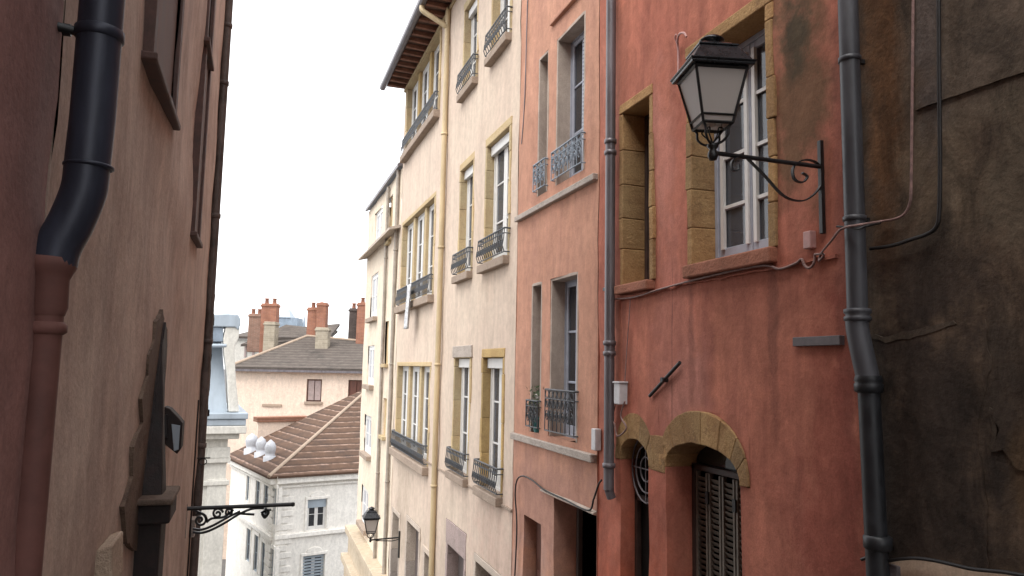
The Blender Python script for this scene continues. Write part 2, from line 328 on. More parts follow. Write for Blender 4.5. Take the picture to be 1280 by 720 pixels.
# ------------------------------------------------------------------ houses
def O(F, pl, pr, top, bot, out=0):
    ym = (top[1] + bot[1]) / 2
    sa, sb = F.hit(pl, ym, out)[0], F.hit(pr, ym, out)[0]
    return min(sa, sb), max(sa, sb), F.hit(*bot, out)[1], F.hit(*top, out)[1]
def lin(a, b, n): return [a + (b - a) * i / n for i in range(n + 1)]
def cuts(vals, step):
    v = sorted(set(round(x, 4) for x in vals)); out = []
    for a, b in zip(v, v[1:]):
        n = max(1, math.ceil((b - a) / step)); out += lin(a, b, n)[:-1]
    return out + [v[-1]]
class House:
    def __init__(h, name, F, s0, s1, z0, z1, mat, label, cat='house', amp=.01, sub=.35, deep=5, group=None):
        h.F, h.s0, h.s1, h.z0, h.z1, h.mat, h.amp, h.sub, h.deep = F, s0, s1, z0, z1, mat, amp, sub, deep
        h.e = thing(name, F.W((s0 + s1) / 2, z0, 0), label, cat, group); h.holes = []; h.arches = []; h.rd = .3
    def disp(h, s, z):
        p = h.F.W(s, z); return h.amp * (noise.noise(p * .9) * 1.6 + noise.noise(p * 3.1) * .7)
    def wall(h, depth=.34, skip=()):
        F = h.F; S = [h.s0, h.s1]; Zs = [h.z0, h.z1]
        holes = list(h.holes)
        for a in h.arches:
            holes.append((a['s0'], a['s1'], a['z0'], a['zs'])); t = a['te']
            holes.append((a['s0'] - t, a['s1'] + t, a['zs'], a['zc'] + a['tc']))
        for a, b, c, d in holes: S += [a, b]; Zs += [c, d]
        S = [s for s in S if h.s0 <= s <= h.s1]; Zs = [z for z in Zs if h.z0 <= z <= h.z1]
        S, Zs = cuts(S, h.sub), cuts(Zs, h.sub)
        m = MB(); idx = {}
        def vid(s, z):
            k = (round(s, 4), round(z, 4))
            if k not in idx: idx[k] = len(m.v); m.v.append(F.W(s, z, h.disp(s, z)))
            return idx[k]
        for a, b in zip(S, S[1:]):
            for c, d in zip(Zs, Zs[1:]):
                x, y = (a + b) / 2, (c + d) / 2
                if any(p < x < q and r < y < t for p, q, r, t in holes): continue
                m.f.append((vid(a, c), vid(b, c), vid(b, d), vid(a, d))); m.smooth.append(True)
        for p, q, r, t in h.holes + [(a['s0'], a['s1'], a['z0'], a['zs']) for a in h.arches]:
            arch = (p, q, r, t) not in h.holes
            path = [(p, z) for z in Zs if r - 1e-6 <= z <= t + 1e-6]
            side2 = [(q, z) for z in Zs if r - 1e-6 <= z <= t + 1e-6]
            topp = [(s, t) for s in S if p - 1e-6 <= s <= q + 1e-6]; bott = [(s, r) for s in S if p - 1e-6 <= s <= q + 1e-6]
            for P in ([path, side2] if arch else [path, side2, topp, bott]):
                P = [(max(p, min(q, s)), z) for s, z in P]
                fr = [F.W(s, z, h.disp(s, z)) for s, z in P]; bk = [F.W(s, z, -depth) for s, z in P]
                b0 = len(m.v); n = len(P); m.v += fr + bk
                for i in range(n - 1): m.f.append((b0 + i, b0 + i + 1, b0 + n + i + 1, b0 + n + i)); m.smooth.append(False)
        for a in h.arches:      # plaster spandrels over the voussoirs
            N = 20; t = a['te']; zt = a['zc'] + a['tc']
            pts = [a['out'](i / N) for i in range(N + 1)]
            pts = [(max(a['s0'] - t, min(a['s1'] + t, s)), min(z, zt - .002)) for s, z in pts]
            for (s1, z1_), (s2, z2_) in zip(pts, pts[1:]):
                if abs(s1 - s2) < 1e-6: continue
                m.add([F.W(s1, z1_, h.disp(s1, z1_)), F.W(s2, z2_, h.disp(s2, z2_)), F.W(s2, zt, h.disp(s2, zt)), F.W(s1, zt, h.disp(s1, zt))], [(0, 1, 2, 3)], True)
        # end walls and back
        D = -h.deep
        for s in (h.s0, h.s1): m.add([F.W(s, h.z0, 0), F.W(s, h.z1, 0), F.W(s, h.z1, D), F.W(s, h.z0, D)], [(0, 1, 2, 3)])
        m.add([F.W(h.s0, h.z0, D), F.W(h.s0, h.z1, D), F.W(h.s1, h.z1, D), F.W(h.s1, h.z0, D)], [(0, 1, 2, 3)])
        w = m.build('wall', h.mat, h.e)
        i = MB(); i.box(F, h.s0 + .05, h.s1 - .05, h.z0 + .02, h.z1 - .05, D + .3, -1.0); i.build('interior', M['void'], h.e)
        return w
    def roof(h, mat, over=.5, rise=1.6, thick=.14, name='roof'):
        F = h.F; m = MB(); a, b = h.s0 - .02, h.s1 + .02
        lo = [F.W(a, h.z1 - over * .0, over), F.W(b, h.z1, over), F.W(b, h.z1 + rise, -h.deep / 2), F.W(a, h.z1 + rise, -h.deep / 2)]
        m.hexa(lo, [p + ZUP * thick for p in lo])
        lo = [F.W(a, h.z1, -h.deep - .3), F.W(b, h.z1, -h.deep - .3), F.W(b, h.z1 + rise, -h.deep / 2 - .002), F.W(a, h.z1 + rise, -h.deep / 2 - .002)]
        m.hexa(lo, [p + ZUP * thick for p in lo]); return m.build(name, mat, h.e)

def casement(F, s0, s1, z0, z1, o, rows, mat, parent, cols=2, st=.055, glass='glass', panel=0, door=False, name='window', transom=0):
    m = MB(); fr = .045
    m.box(F, s0, s0 + fr, z0, z1, o - .04, o + .03); m.box(F, s1 - fr, s1, z0, z1, o - .04, o + .03)
    m.box(F, s0 + fr, s1 - fr, z1 - fr, z1, o - .04, o + .03); m.box(F, s0 + fr, s1 - fr, z0, z0 + fr, o - .04, o + .03)
    a, b, c, d = s0 + fr, s1 - fr, z0 + fr, z1 - fr
    if transom:
        m.box(F, a, b, d - transom - .05, d - transom, o - .04, o + .035)
    w = (b - a) / cols
    for k in range(cols):
        l, r = a + k * w + .003, a + (k + 1) * w - .003
        m.box(F, l, l + st, c, d, o - .025, o + .018); m.box(F, r - st, r, c, d, o - .025, o + .018)
        m.box(F, l + st, r - st, d - st, d, o - .025, o + .018); m.box(F, l + st, r - st, c, c + st * 1.6, o - .025, o + .018)
        for i in range(1, rows):
            zz = c + (d - c) * i / rows; m.box(F, l + st, r - st, zz - .014, zz + .014, o - .018, o + .012)
        if panel: m.box(F, l + st, r - st, c + .05, c + panel, o - .02, o + .006)
    w_ = m.build(name, mat, parent, bevel=.004, seg=1)
    g = MB(); g.box(F, a + .002, b - .002, c, d, o - .006, o - .002); g.build('pane', M[glass], w_)
    return w_
def curtain(F, s0, s1, z0, z1, o, parent, mat='curtain', gap=.12):
    m = MB(); n = 24
    for (a, b) in ((s0, (s0 + s1) / 2 - gap / 2), ((s0 + s1) / 2 + gap / 2, s1)):
        vs = []; 
        for i in range(n + 1):
            s = a + (b - a) * i / n; w = o + .015 * math.sin(i * 1.9)
            vs += [F.W(s, z0, w), F.W(s, z1, w)]
        m.add(vs, [(2 * i, 2 * i + 2, 2 * i + 3, 2 * i + 1) for i in range(n)], True)
    return m.build('curtain', M[mat], parent)
def sill(F, s0, s1, z, parent, mat='sill_grey', over=.08, proj_=.09, th=.12, back=-.2):
    m = MB(); m.box(F, s0 - over, s1 + over, z - th, z, back, proj_)
    return m.build('sill', M[mat], parent, bevel=.012, jitter=.004)
def surround(F, s0, s1, z0, z1, mat, parent, t=.08, depth=.26, o=.006, lt=.12, block=.36, face=None, name='surround', both=True):
    """dressed stone jambs in blocks with open joints, and a lintel"""
    m = MB(); z = z0; k = 0
    while z < z1 - .02:
        zt = min(z + block * random.uniform(.75, 1.2), z1)
        if z1 - zt < .12: zt = z1
        for (a, b, sgn) in ((s0 - t, s0, -1), (s1, s1 + t, 1)):
            ex = random.uniform(0, .03)
            aa, bb = (a - ex, b) if sgn < 0 else (a, b + ex)
            m.box(F, aa, bb, z + .0015, zt - .0015, -depth, o + random.uniform(-.004, .006))
        z = zt; k += 1
    m.box(F, s0 - t * 1.15, s1 + t * 1.15, z1 + .003, z1 + lt, -depth, o + .004)
    return m.build(name, M[mat], parent, bevel=.009, jitter=.010)
def railing(F, s0, s1, z0, z1, o, mat, parent, style='bars', back=None, r=.009, name='railing'):
    m = MB(); back = o if back is None else back
    def ln(pts, rr=r, n=5): m.tube(pts, rr, n)
    def rail(z, oo, rr):
        ln([F.W(s0, z, back), F.W(s0, z, oo), F.W(s0 + .001, z, oo), F.W(s1 - .001, z, oo), F.W(s1, z, oo), F.W(s1, z, back)], rr)
    rail(z1, o, r * 1.5); rail(z0 + .03, o, r * 1.1)
    H = z1 - z0 - .03
    if style == 'belly' or style == 'ornate':
        rail(z1 - H * .22, o, r * .9)
    n = max(3, round((s1 - s0) / (.10 if style != 'ornate' else .13)))
    for i in range(n + 1):
        s = s0 + (s1 - s0) * i / n
        bel = .03 if style == 'belly' else 0
        ln([F.W(s, z0 + .03, o), F.W(s, z0 + .03 + H * .25, o + bel), F.W(s, z0 + .03 + H * .6, o + bel * .3), F.W(s, z1, o)], r * .9)
    if style != 'bars':
        w = (s1 - s0) / n
        for i in range(n):
            s = s0 + w * (i + .5); bel = .027 if style == 'belly' else 0
            zc = z0 + .03 + H * .36; q = min(w * .42, .055)
            pts = []
            for k in range(15):
                a = k / 14 * 2 * math.pi * 1.6; rad = q * (1 - k / 18)
                pts.append(F.W(s + rad * math.cos(a), zc + rad * 1.5 * math.sin(a), o + bel))
            ln(pts, r * .8, 4)
            ln([F.W(s + q * math.cos(a), z1 - H * .11 + q * .8 * math.sin(a), o) for a in [k * math.pi / 4 for k in range(9)]], r * .7, 4)
            if style == 'ornate':
                pts = [F.W(s + q * (1 - k / 18) * math.cos(-k * .72 + 2), z0 + .03 + H * .66 + q * 1.3 * (1 - k / 18) * math.sin(-k * .72 + 2), o) for k in range(14)]
                ln(pts, r * .8, 4)
    return m.build(name, M[mat], parent)
def cable(name, pts, r, mat, label, cat='cable', group=None, n=6, sm=6):
    m = MB(); m.tube(catmull(pts, sm), r, n); o = m.build(name, M[mat]); return tag(o, label, cat, group)
def arc_fn(s0, s1, zs, rise, ext=0, pw=2.2):
    c = (s0 + s1) / 2; hw = (s1 - s0) / 2 + ext
    def f(u):
        a = math.pi * u; x, y = -math.cos(a), math.sin(a)
        return c + hw * math.copysign(abs(x) ** (2 / pw), x), zs + rise * abs(y) ** (2 / pw)
    return f

# ================================================================== RIGHT SIDE
# --- soot-stained house nearest on the right
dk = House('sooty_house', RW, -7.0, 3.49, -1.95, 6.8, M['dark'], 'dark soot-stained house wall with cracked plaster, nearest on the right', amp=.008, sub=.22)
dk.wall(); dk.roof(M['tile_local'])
# older plaster patches that stand a little proud (upper right)
def patch(F, pp, out, mat, parent, name='plaster_patch', th=.05, rough=.02):
    P = [F.hit(*p) for p in pp]; P.append(P[0]); c = []
    for (a, b), (a2, b2) in zip(P, P[1:]):
        n = max(2, int(math.hypot(a2 - a, b2 - b) / .04))
        for k in range(n):
            s, z = a + (a2 - a) * k / n, b + (b2 - b) * k / n
            q = noise.noise_vector(Vector((s * 9, z * 9, 3))) * rough + noise.noise_vector(Vector((s * 33, z * 33, 3))) * rough * .4; c.append((s + q.x, z + q.y))
    m = MB(); m.prism([F.W(s, z, out) for s, z in c], F.n * -th); return m.build(name, mat, parent)
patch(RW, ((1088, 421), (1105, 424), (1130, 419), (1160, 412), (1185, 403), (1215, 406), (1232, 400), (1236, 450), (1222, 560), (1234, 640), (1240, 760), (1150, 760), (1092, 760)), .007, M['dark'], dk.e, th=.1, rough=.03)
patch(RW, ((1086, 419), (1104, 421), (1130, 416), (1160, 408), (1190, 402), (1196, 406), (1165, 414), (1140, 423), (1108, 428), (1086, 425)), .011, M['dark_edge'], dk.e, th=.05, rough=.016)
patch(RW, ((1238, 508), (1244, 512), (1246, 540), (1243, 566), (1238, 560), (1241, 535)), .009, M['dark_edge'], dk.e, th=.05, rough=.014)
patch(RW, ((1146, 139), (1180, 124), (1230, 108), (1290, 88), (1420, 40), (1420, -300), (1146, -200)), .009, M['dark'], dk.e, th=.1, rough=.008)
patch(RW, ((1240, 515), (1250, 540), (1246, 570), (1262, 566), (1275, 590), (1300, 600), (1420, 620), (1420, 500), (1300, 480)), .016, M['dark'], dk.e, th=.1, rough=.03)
bs = []
for px, py in ((1086, 700), (1103, 696), (1112, 702), (1135, 700), (1160, 699), (1190, 704), (1225, 712), (1262, 716), (1300, 722), (1500, 760)):
    bs.append(RW.hit(px, py))
bs = [(min(s, 3.48), z) for s, z in bs]
cb = catmull([Vector((s, z, 0)) for s, z in bs], 4)
m = MB()
m.prism([RW.W(v.x, v.y, .012) for v in cb] + [RW.W(cb[-1].x, -1.94, .012), RW.W(cb[0].x, -1.94, .012)], (.4, 0, 0))
for v in m.v: v.x -= .012
m.build('render_base', M['base_beige'], dk.e)
cable('wall_cable', [RW.W(v.x, v.y + .008, .06) for v in cb[::3]], .010, 'cable_black', 'black cable along the top of the bare beige base at bottom right')
# --- red house
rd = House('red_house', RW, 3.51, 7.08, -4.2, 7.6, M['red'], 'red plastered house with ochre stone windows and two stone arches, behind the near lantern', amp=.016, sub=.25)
def opening(h, s0, s1, z0, z1, t=0, lt=0): h.holes.append((s0 - t, s1 + t, z0, z1 + lt))
a = O(RW, 866, 961, (903, 46), (915, 321)); opening(rd, *a, .08, .1)
w = casement(RW, *a, -.24, 4, M['grey_paint'], rd.e, st=.06)
s0, s1, z0, z1 = a
m = MB()
for (l, r) in ((s0 + .11, (s0 + s1) / 2 - .055), ((s0 + s1) / 2 + .055, s1 - .11)):
    for zz in [z0 + .06 + (z1 - z0 - .12) * i / 4 for i in (1, 2, 3)]: m.box(RW, l, r, zz - .014, zz + .014, -.23, -.217)
mid = (s0 + s1) / 2
for x in (mid - .05, mid + .05, s1 - .11): m.box(RW, x - .02, x + .02, z0 + .13, z1 - .1, -.233, -.205)
m.build('glazing_bars', M['white_paint'], w)
surround(RW, *a, 'ochre', w, t=.075, depth=.27, lt=.11, o=.016)
sill(RW, s0, s1, z0, w, 'sill_red', over=.07, proj_=.07, th=.11)
a = O(RW, 780, 813, (795, 132), (795, 354)); opening(rd, *a, .06, .08)
w = casement(RW, *a, -.26, 2, M['dark_paint'], rd.e, cols=1, glass='glass_dark')
surround(RW, *a, 'ochre', w, t=.06, depth=.29, lt=.1, o=.016); sill(RW, a[0], a[1], a[2], w, 'sill_red', over=.06, proj_=.08, th=.09)
# arches
def arch(h, px_l, px_r, zs_px, zc_px, tc, te, z0):
    s1 = h.F.hit(px_l, zs_px[1])[0]; s0 = h.F.hit(px_r, zs_px[1])[0]
    zs = h.F.hit(*zs_px)[1]; zc = h.F.hit(*zc_px)[1]
    a = dict(s0=s0, s1=s1, z0=z0, zs=zs, zc=zc, tc=tc, te=te)
    a['in'] = arc_fn(s0, s1, zs, zc - zs); a['out'] = arc_fn(s0, s1, zs, zc - zs + tc, te); h.arches.append(a)
    return a
def voussoirs(h, a, parent, mat='ochre', n=7, depth=.3, o=.014):
    m = MB(); us = [0]
    for k in range(n): us.append(us[-1] + random.uniform(.8, 1.2))
    us = [u / us[-1] for u in us]
    for k in range(n):
        g = .001 / (a['s1'] - a['s0']); q = [us[k] + g + (us[k + 1] - us[k] - 2 * g) * i / 4 for i in range(5)]
        oo = o + random.uniform(-.004, .006)
        P = [a['out'](u) for u in q] + [a['in'](u) for u in reversed(q)]
        m.prism([h.F.W(s, z, oo) for s, z in P], h.F.n * -(depth + oo))
    return m.build('arch_stones', M[mat], parent, bevel=.007, jitter=.007)
A1 = arch(rd, 833, 926, (925, 607), (880, 556), .26, .11, -3.3)
A2 = arch(rd, 776, 812, (812, 584), (795, 549), .24, .10, -3.6)
gb = MB()
# window with slatted shutters in the big arch
s0, s1, z0, zs = A1['s0'], A1['s1'], -2.9, A1['zs']
m = MB(); o = -.27
m.box(RW, s0, s0 + .05, -3.3, zs + .02, o - .05, o + .02); m.box(RW, s1 - .05, s1, -3.3, zs + .02, o - .05, o + .02); m.box(RW, s0, s1, zs - .02, zs + .03, o - .05, o + .02)
aw = m.build('arched_window', M['dark_paint'], rd.e, bevel=.004, seg=1)
m = MB(); nl = 5; W_ = (s1 - s0 - .1) / nl
for k in range(nl):
    l, r = s0 + .05 + k * W_ + .010, s0 + .05 + (k + 1) * W_ - .010
    m.box(RW, l, l + .022, z0, zs - .03, o - .02, o + .015); m.box(RW, r - .022, r, z0, zs - .03, o - .02, o + .015)
    z = z0 + .03
    while z < zs - .07:
        P = [RW.W(l + .022, z, o - .015), RW.W(r - .022, z, o - .015), RW.W(r - .022, z + .034, o + .006), RW.W(l + .022, z + .034, o + .006)]
        m.hexa(P, [p + Vector((-.003, 0, .006)) for p in P]); z += .046
m.build('slatted_shutter', M['shutter'], aw)
for k in (1, 2, 4):
    for z in (zs - .28, zs - 1.1): m = MB(); m.box(RW, s0 + .05 + k * W_ - .02, s0 + .05 + k * W_ + .02, z, z + .10, o + .016, o + .03); m.build('shutter_hinge', M['black_iron'], aw)
m = MB(); N = 16; P = [A1['in'](i / N) for i in range(N + 1)]
m.prism([RW.W(s, z, o - .03) for s, z in P], (.03, 0, 0)); m.build('pane', M['glass_dark'], aw)
voussoirs(rd, A1, aw, n=8)
# small arched door
s0, s1, zs = A2['s0'], A2['s1'], A2['zs']
m = MB(); o = -.15
m.box(RW, s0, s0 + .05, -3.6, zs, o - .05, o); m.box(RW, s1 - .05, s1, -3.6, zs, o - .05, o); m.box(RW, s0, s1, zs - .38, zs - .33, o - .05, o)
ad = m.build('arched_door', M['dark_paint'], rd.e, bevel=.004, seg=1)
m = MB(); N = 14; P = [A2['in'](i / N) for i in range(N + 1)]
m.prism([RW.W(s1 - .02, -3.6, o - .06), *[RW.W(s, z, o - .06) for s, z in reversed(P)], RW.W(s0 + .02, -3.6, o - .06)], (.03, 0, 0)); m.build('dark_opening_sheet', M['void'], ad)  # near-black sheet; its colour stands in for the darkness of the opening
m = MB(); cx = (s0 + s1) / 2; cz = zs - .06
for rr in (.10, .19, .27):
    m.tube([RW.W(cx + rr * math.cos(t_ * math.pi / 10), cz + rr * 1.15 * math.sin(t_ * math.pi / 10), o + .03) for t_ in range(21)], .009, 5)
m.tube([RW.W(cx - .28, cz, o + .03), RW.W(cx + .28, cz, o + .03)], .008, 5); m.tube([RW.W(cx, cz - .3, o + .03), RW.W(cx, cz + .3, o + .03)], .008, 5)
m.build('fanlight_grille', M['zinc'], ad)
voussoirs(rd, A2, ad, n=5)
# stone between the two arches
m = MB(); zb = min(A1['zs'], A2['zs'])
m.box(RW, A1['s1'] + .012, A2['s0'] - .012, zb - .02, zb + .30, -.3, .014); m.build('pier_stone', M['ochre'], rd.e, bevel=.012, jitter=.008)
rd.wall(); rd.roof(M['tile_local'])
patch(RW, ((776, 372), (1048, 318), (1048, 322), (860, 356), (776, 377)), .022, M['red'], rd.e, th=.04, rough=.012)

# --- salmon house
og = House('salmon_house', RW, 7.10, 9.72, -5.3, 8.0, M['orange'], 'salmon plastered house with deep window reveals between the red and cream houses', amp=.014, sub=.3)
OW = []
for nm, sp in (('O1', (673, 685, (679, 72), (679, 238))), ('O2', (696, 731, (716, 27), (713, 226))), ('O3', (664, 676.5, (670, 355), (668, 540))), ('O4', (688, 722, (705, 344), (705, 550)))):
    a = O(RW, *sp); OW.append(a)
# shared floors: same heads and sills for neighbouring windows
for i, j in ((0, 1), (2, 3)):
    zb = (OW[i][2] + OW[j][2]) / 2; zt = (OW[i][3] + OW[j][3]) / 2
    OW[i] = (OW[i][0], OW[i][1], zb, zt); OW[j] = (OW[j][0], OW[j][1], zb, zt)
for k, a in enumerate(OW):
    opening(og, *a)
    w = casement(RW, *a, -.20, 3, M['grey_paint'], og.e, cols=1 if k in (0, 2) else 2, glass='glass_dark', st=.06)
    rz = {0: .42, 1: .42, 2: .40, 3: .56}[k]
    m = MB(); q = .03
    m.box(RW, a[1] - q, a[1] + .01, a[2], a[3], -.29, .004); m.box(RW, a[0] - .01, a[0] + q, a[2], a[3], -.29, .004); m.box(RW, a[0] + q, a[1] - q, a[3] - q, a[3] + .01, -.29, .004)
    m.build('reveal_lining', M['reveal'], w, bevel=.006)
    railing(RW, a[0] - .03, a[1] + .03, a[2] + .04, a[2] + rz, .05, 'rail_blue' if k < 2 else 'rail_iron', w, 'ornate', back=-.03, r=.008)
    if k == 1:
        m = MB(); z = a[2] + .5
        while z < a[3] - .1:
            m.box(RW, a[0] + .06, a[0] + .42, z, z + .03, -.175, -.155); z += .05
        m.build('slatted_shutter', M['grey_paint'], w)
    if k == 3: curtain(RW, a[0] + .05, a[1] - .05, a[2] + .05, a[3] - .05, -.34, w, gap=.25)
# string courses
for px, py, th, label in ((705, 240, .075, 0), (700, 556, .085, 0)):
    z = RW.hit(px, py)[1]; m = MB(); m.box(RW, 7.13, 9.72, z - th, z, -.02, .06); m.build('string_course', M['sill_grey'], og.e, bevel=.01, jitter=.004)
z = RW.hit(706, 12)[1]; m = MB(); m.box(RW, 7.3, 8.5, z - .05, z, -.02, .05); m.build('window_hood', M['orange'], og.e, bevel=.01)
# doors
aD = O(RW, 692, 746, (720, 634), (720, 800)); opening(og, *aD)
m = MB(); m.box(RW, aD[0], aD[0] + .25, aD[2], aD[3], -.34, -.30); m.box(RW, aD[1] - .06, aD[1], aD[2], aD[3], -.34, -.28)
m.box(RW, aD[0] + .32, aD[0] + .36, aD[2], aD[3], -.34, -.29); d1 = m.build('shop_door', M['grey_door'], og.e, bevel=.005, seg=1)
aE = O(RW, 653, 676, (665, 649), (665, 800)); opening(og, *aE)
m = MB(); m.box(RW, aE[0], aE[1], aE[2], aE[3], -.22, -.18)
for i in range(3):
    z = aE[2] + .2 + i * .7; m.box(RW, aE[0] + .08, aE[1] - .08, z, z + .55, -.18, -.165)
m.build('door', M['brown_door'], og.e, bevel=.006)
m = MB(); s_a, z_a = RW.hit(746, 643); s_b, z_b = RW.hit(679, 614)
P = [RW.W(s_a, z_a + .02, 0), RW.W(s_b, z_a + .02, 0), RW.W(s_b, z_a + .0, .045), RW.W(s_a, z_a + .0, .045)]
m.hexa(P, [p + ZUP * .012 for p in P]); m.build('door_flashing', M['sill_grey'], og.e)
og.wall(); og.roof(M['tile_local'])

# --- cream house
S_FAR = RW.hit(497, 400)[0]
ZE = (RW.hit(500, 125)[1])
cr_ = House('cream_house', RW, 9.74, S_FAR, -7.0, ZE, M['cream'], 'long cream house with white French windows, overhanging eaves and iron balconettes', amp=.02, sub=.6)
CW = []
def cwin(key, sp, kind, rz=.42): CW.append([key, list(O(RW, *sp)), kind, rz])
cwin('T1B', (580.5, 596, (590, 20), (586, 116)), 's'); cwin('T1C', (617, 638.5, (628, -60), (626, 52)), 's')
cwin('T2B', (575, 590.5, (583, 207), (580, 344)), 's'); cwin('T2C', (608, 636, (624, 172), (618, 326)), 's')
cwin('T3B', (567.5, 586, (578, 449), (574, 595)), 's'); cwin('T3C', (603, 627.5, (615, 446), (611, 610)), 's')
def same(i, j):
    for k in (2, 3):
        v = (CW[i][1][k] + CW[j][1][k]) / 2; CW[i][1][k] = CW[j][1][k] = v
CW[0][1][3] = CW[1][1][3] = CW[0][1][2] + 1.75
same(0, 1); same(2, 3); same(4, 5)
for i, (key, a, kind, rz) in enumerate(CW):
    opening(cr_, *a, .07, .14)
    w = casement(RW, *a, -.15, 3, M['white_paint'], cr_.e, glass='glass', st=.085)
    curtain(RW, a[0] + .05, a[1] - .05, a[2] + .05, a[3] - .05, -.36, w, gap=.18)
    surround(RW, *a, 'ochre_pale' if key != 'T3C' else 'ochre_post', w, t=.07, depth=.27, lt=.14, o=.012, block=.6)
    if key == 'T3B': 
        m = MB(); m.box(RW, a[0] - .14, a[1] + .14, a[3] + .015, a[3] + .22, -.2, .028); m.build('lintel', M['sill_grey'], w, bevel=.01)
    m = MB(); m.box(RW, a[0] + .005, a[1] - .005, a[3] - .16, a[3] - .004, -.13, -.06); m.build('blind_box', M['white_paint'], w, bevel=.008)
    sill(RW, a[0], a[1], a[2], w, 'sill_pink', over=.10, proj_=.11, th=.13, back=-.22)
    railing(RW, a[0] - .10, a[1] + .10, a[2] + .02, a[2] + .40, .09, 'rail_iron', w, 'belly', back=0, r=.009)
# triple windows
trip = []
for sp in ((504, 547, (525, 102), (522, 176)), (501, 541, (521, 267), (516, 378)), (493, 537, (515, 458), (509, 568))):
    a = list(O(RW, *sp)); trip.append(a)
s_a = sum(t[0] for t in trip) / 3; s_b = min(sum(t[1] for t in trip) / 3, S_FAR - .35)
trip[0][2] = RW.hit(500, 205)[1]; trip[0][3] = ZE - .12
for k, a in enumerate(trip):
    a[0], a[1] = s_a, s_b; opening(cr_, *a, .12, .10 if k else .06)
    W3 = (s_b - s_a - .4) / 3; first = None
    for j in range(3):
        l = s_a + j * (W3 + .2)
        w = casement(RW, l, l + W3, a[2], a[3], -.15, 3, M['white_paint'], cr_.e, glass='glass', st=.075)
        curtain(RW, l + .05, l + W3 - .05, a[2] + .05, a[3] - .05, -.36, w, gap=.15)
        if j < 2: post = MB(); post.box(RW, l + W3 + .001, l + W3 + .199, a[2], a[3], -.28, -.05); post.build('mullion', M['ochre_pale'] if k else M['ochre_post'], cr_.e, bevel=.012)
        first = first or w
    surround(RW, *a, 'ochre_pale', first, t=.11, depth=.27, lt=.10 if k else .05, o=.012, block=.6)
    m = MB(); m.box(RW, s_a - .16, s_b + .14, a[2] - .17, a[2], -.22, .14); m.build('sill', M['sill_pink'], cr_.e, bevel=.015, jitter=.006)
    railing(RW, s_a - .08, s_b + .08, a[2] + .02, a[2] + .42, .09, 'rail_iron', cr_.e, 'belly', back=0, r=.009)
# ground row: openings in pale stone
for (nm, sp, arched, mt) in (('door', (488.5, 497, (493, 641), (493, 790)), 0, 'grey_door'), ('door', (507, 522, (515, 656), (515, 800)), 0, 'grey_door'),
                             ('niche', (529, 537.5, (533, 692), (533, 800)), 1, 'void'), ('door', (558, 579, (568, 687), (568, 800)), 0, 'grey_door'), ('basement_window', (594, 640, (618, 722), (618, 800)), 0, 'dark_paint')):
    a = O(RW, *sp); a = (a[0], a[1], -6.98, a[3])
    if a[1] - a[0] < .35: a = (a[0], a[0] + .35, a[2], a[3])
    lt = .42 if nm == 'door' and sp[0] == 558 else .12
    opening(cr_, *a, .11, lt)
    m = MB(); m.box(RW, a[0], a[1], a[2], a[3], -.26, -.20)
    for i in range(4): m.box(RW, a[0] + .08, a[1] - .08, a[3] - .15 - i * .7 - .5, a[3] - .15 - i * .7, -.20, -.185)
    d = m.build(nm, M[mt], cr_.e, bevel=.006)
    surround(RW, *a, 'mauve' if lt > .3 else 'sill_grey', d, t=.10, depth=.27, lt=lt - .01, o=.012, block=.7)
cr_.wall(skip=())
# eaves: rafters, soffit, gutter, roof
OV = .52
m = MB(); m.box(RW, 9.6, S_FAR + .25, ZE + .10, ZE + .14, -.2, OV); m.build('soffit', M['soffit'], cr_.e)
s = 9.9
while s < S_FAR + .2:
    m = MB(); P = [RW.W(s, ZE - .01, -.1), RW.W(s + .09, ZE - .01, -.1), RW.W(s + .09, ZE + .02, OV - .03), RW.W(s, ZE + .02, OV - .03)]
    m.hexa(P, [RW.W(s, ZE + .098, -.1), RW.W(s + .09, ZE + .098, -.1), RW.W(s + .09, ZE + .098, OV - .03), RW.W(s, ZE + .098, OV - .03)])
    m.build('rafter', M['rafter'], cr_.e, bevel=.006, seg=1); s += .36
m = MB(); m.box(RW, 9.74, S_FAR, ZE - .10, ZE - .012, -.05, .05); m.build('wall_plate', M['ochre_pale'], cr_.e, bevel=.01)
m = MB(); prof = [(OV - .02, ZE + .13), (OV - .02, ZE + .03), (OV + .02, ZE - .01), (OV + .09, ZE - .01), (OV + .13, ZE + .03), (OV + .13, ZE + .13)]
m.prism([RW.W(9.6, z, o) for o, z in prof], (0, S_FAR - 9.6 + .3, 0)); m.build('gutter', M['zinc'], cr_.e, bevel=.01)
cr_.z1 = ZE + .14; cr_.roof(M['tile_local'], over=OV, rise=1.5)
# ledge line across the cream facade under the lower windows
s_a, z_a = RW.hit(642, 643); z_b = RW.hit(560, 590)[1]; zz = (z_a + z_b) / 2
m = MB(); m.box(RW, 9.74, S_FAR, z_b - .05, z_b - .01, -.02, .025); m.build('ledge', M['sill_pink'], cr_.e, bevel=.006, jitter=.004)

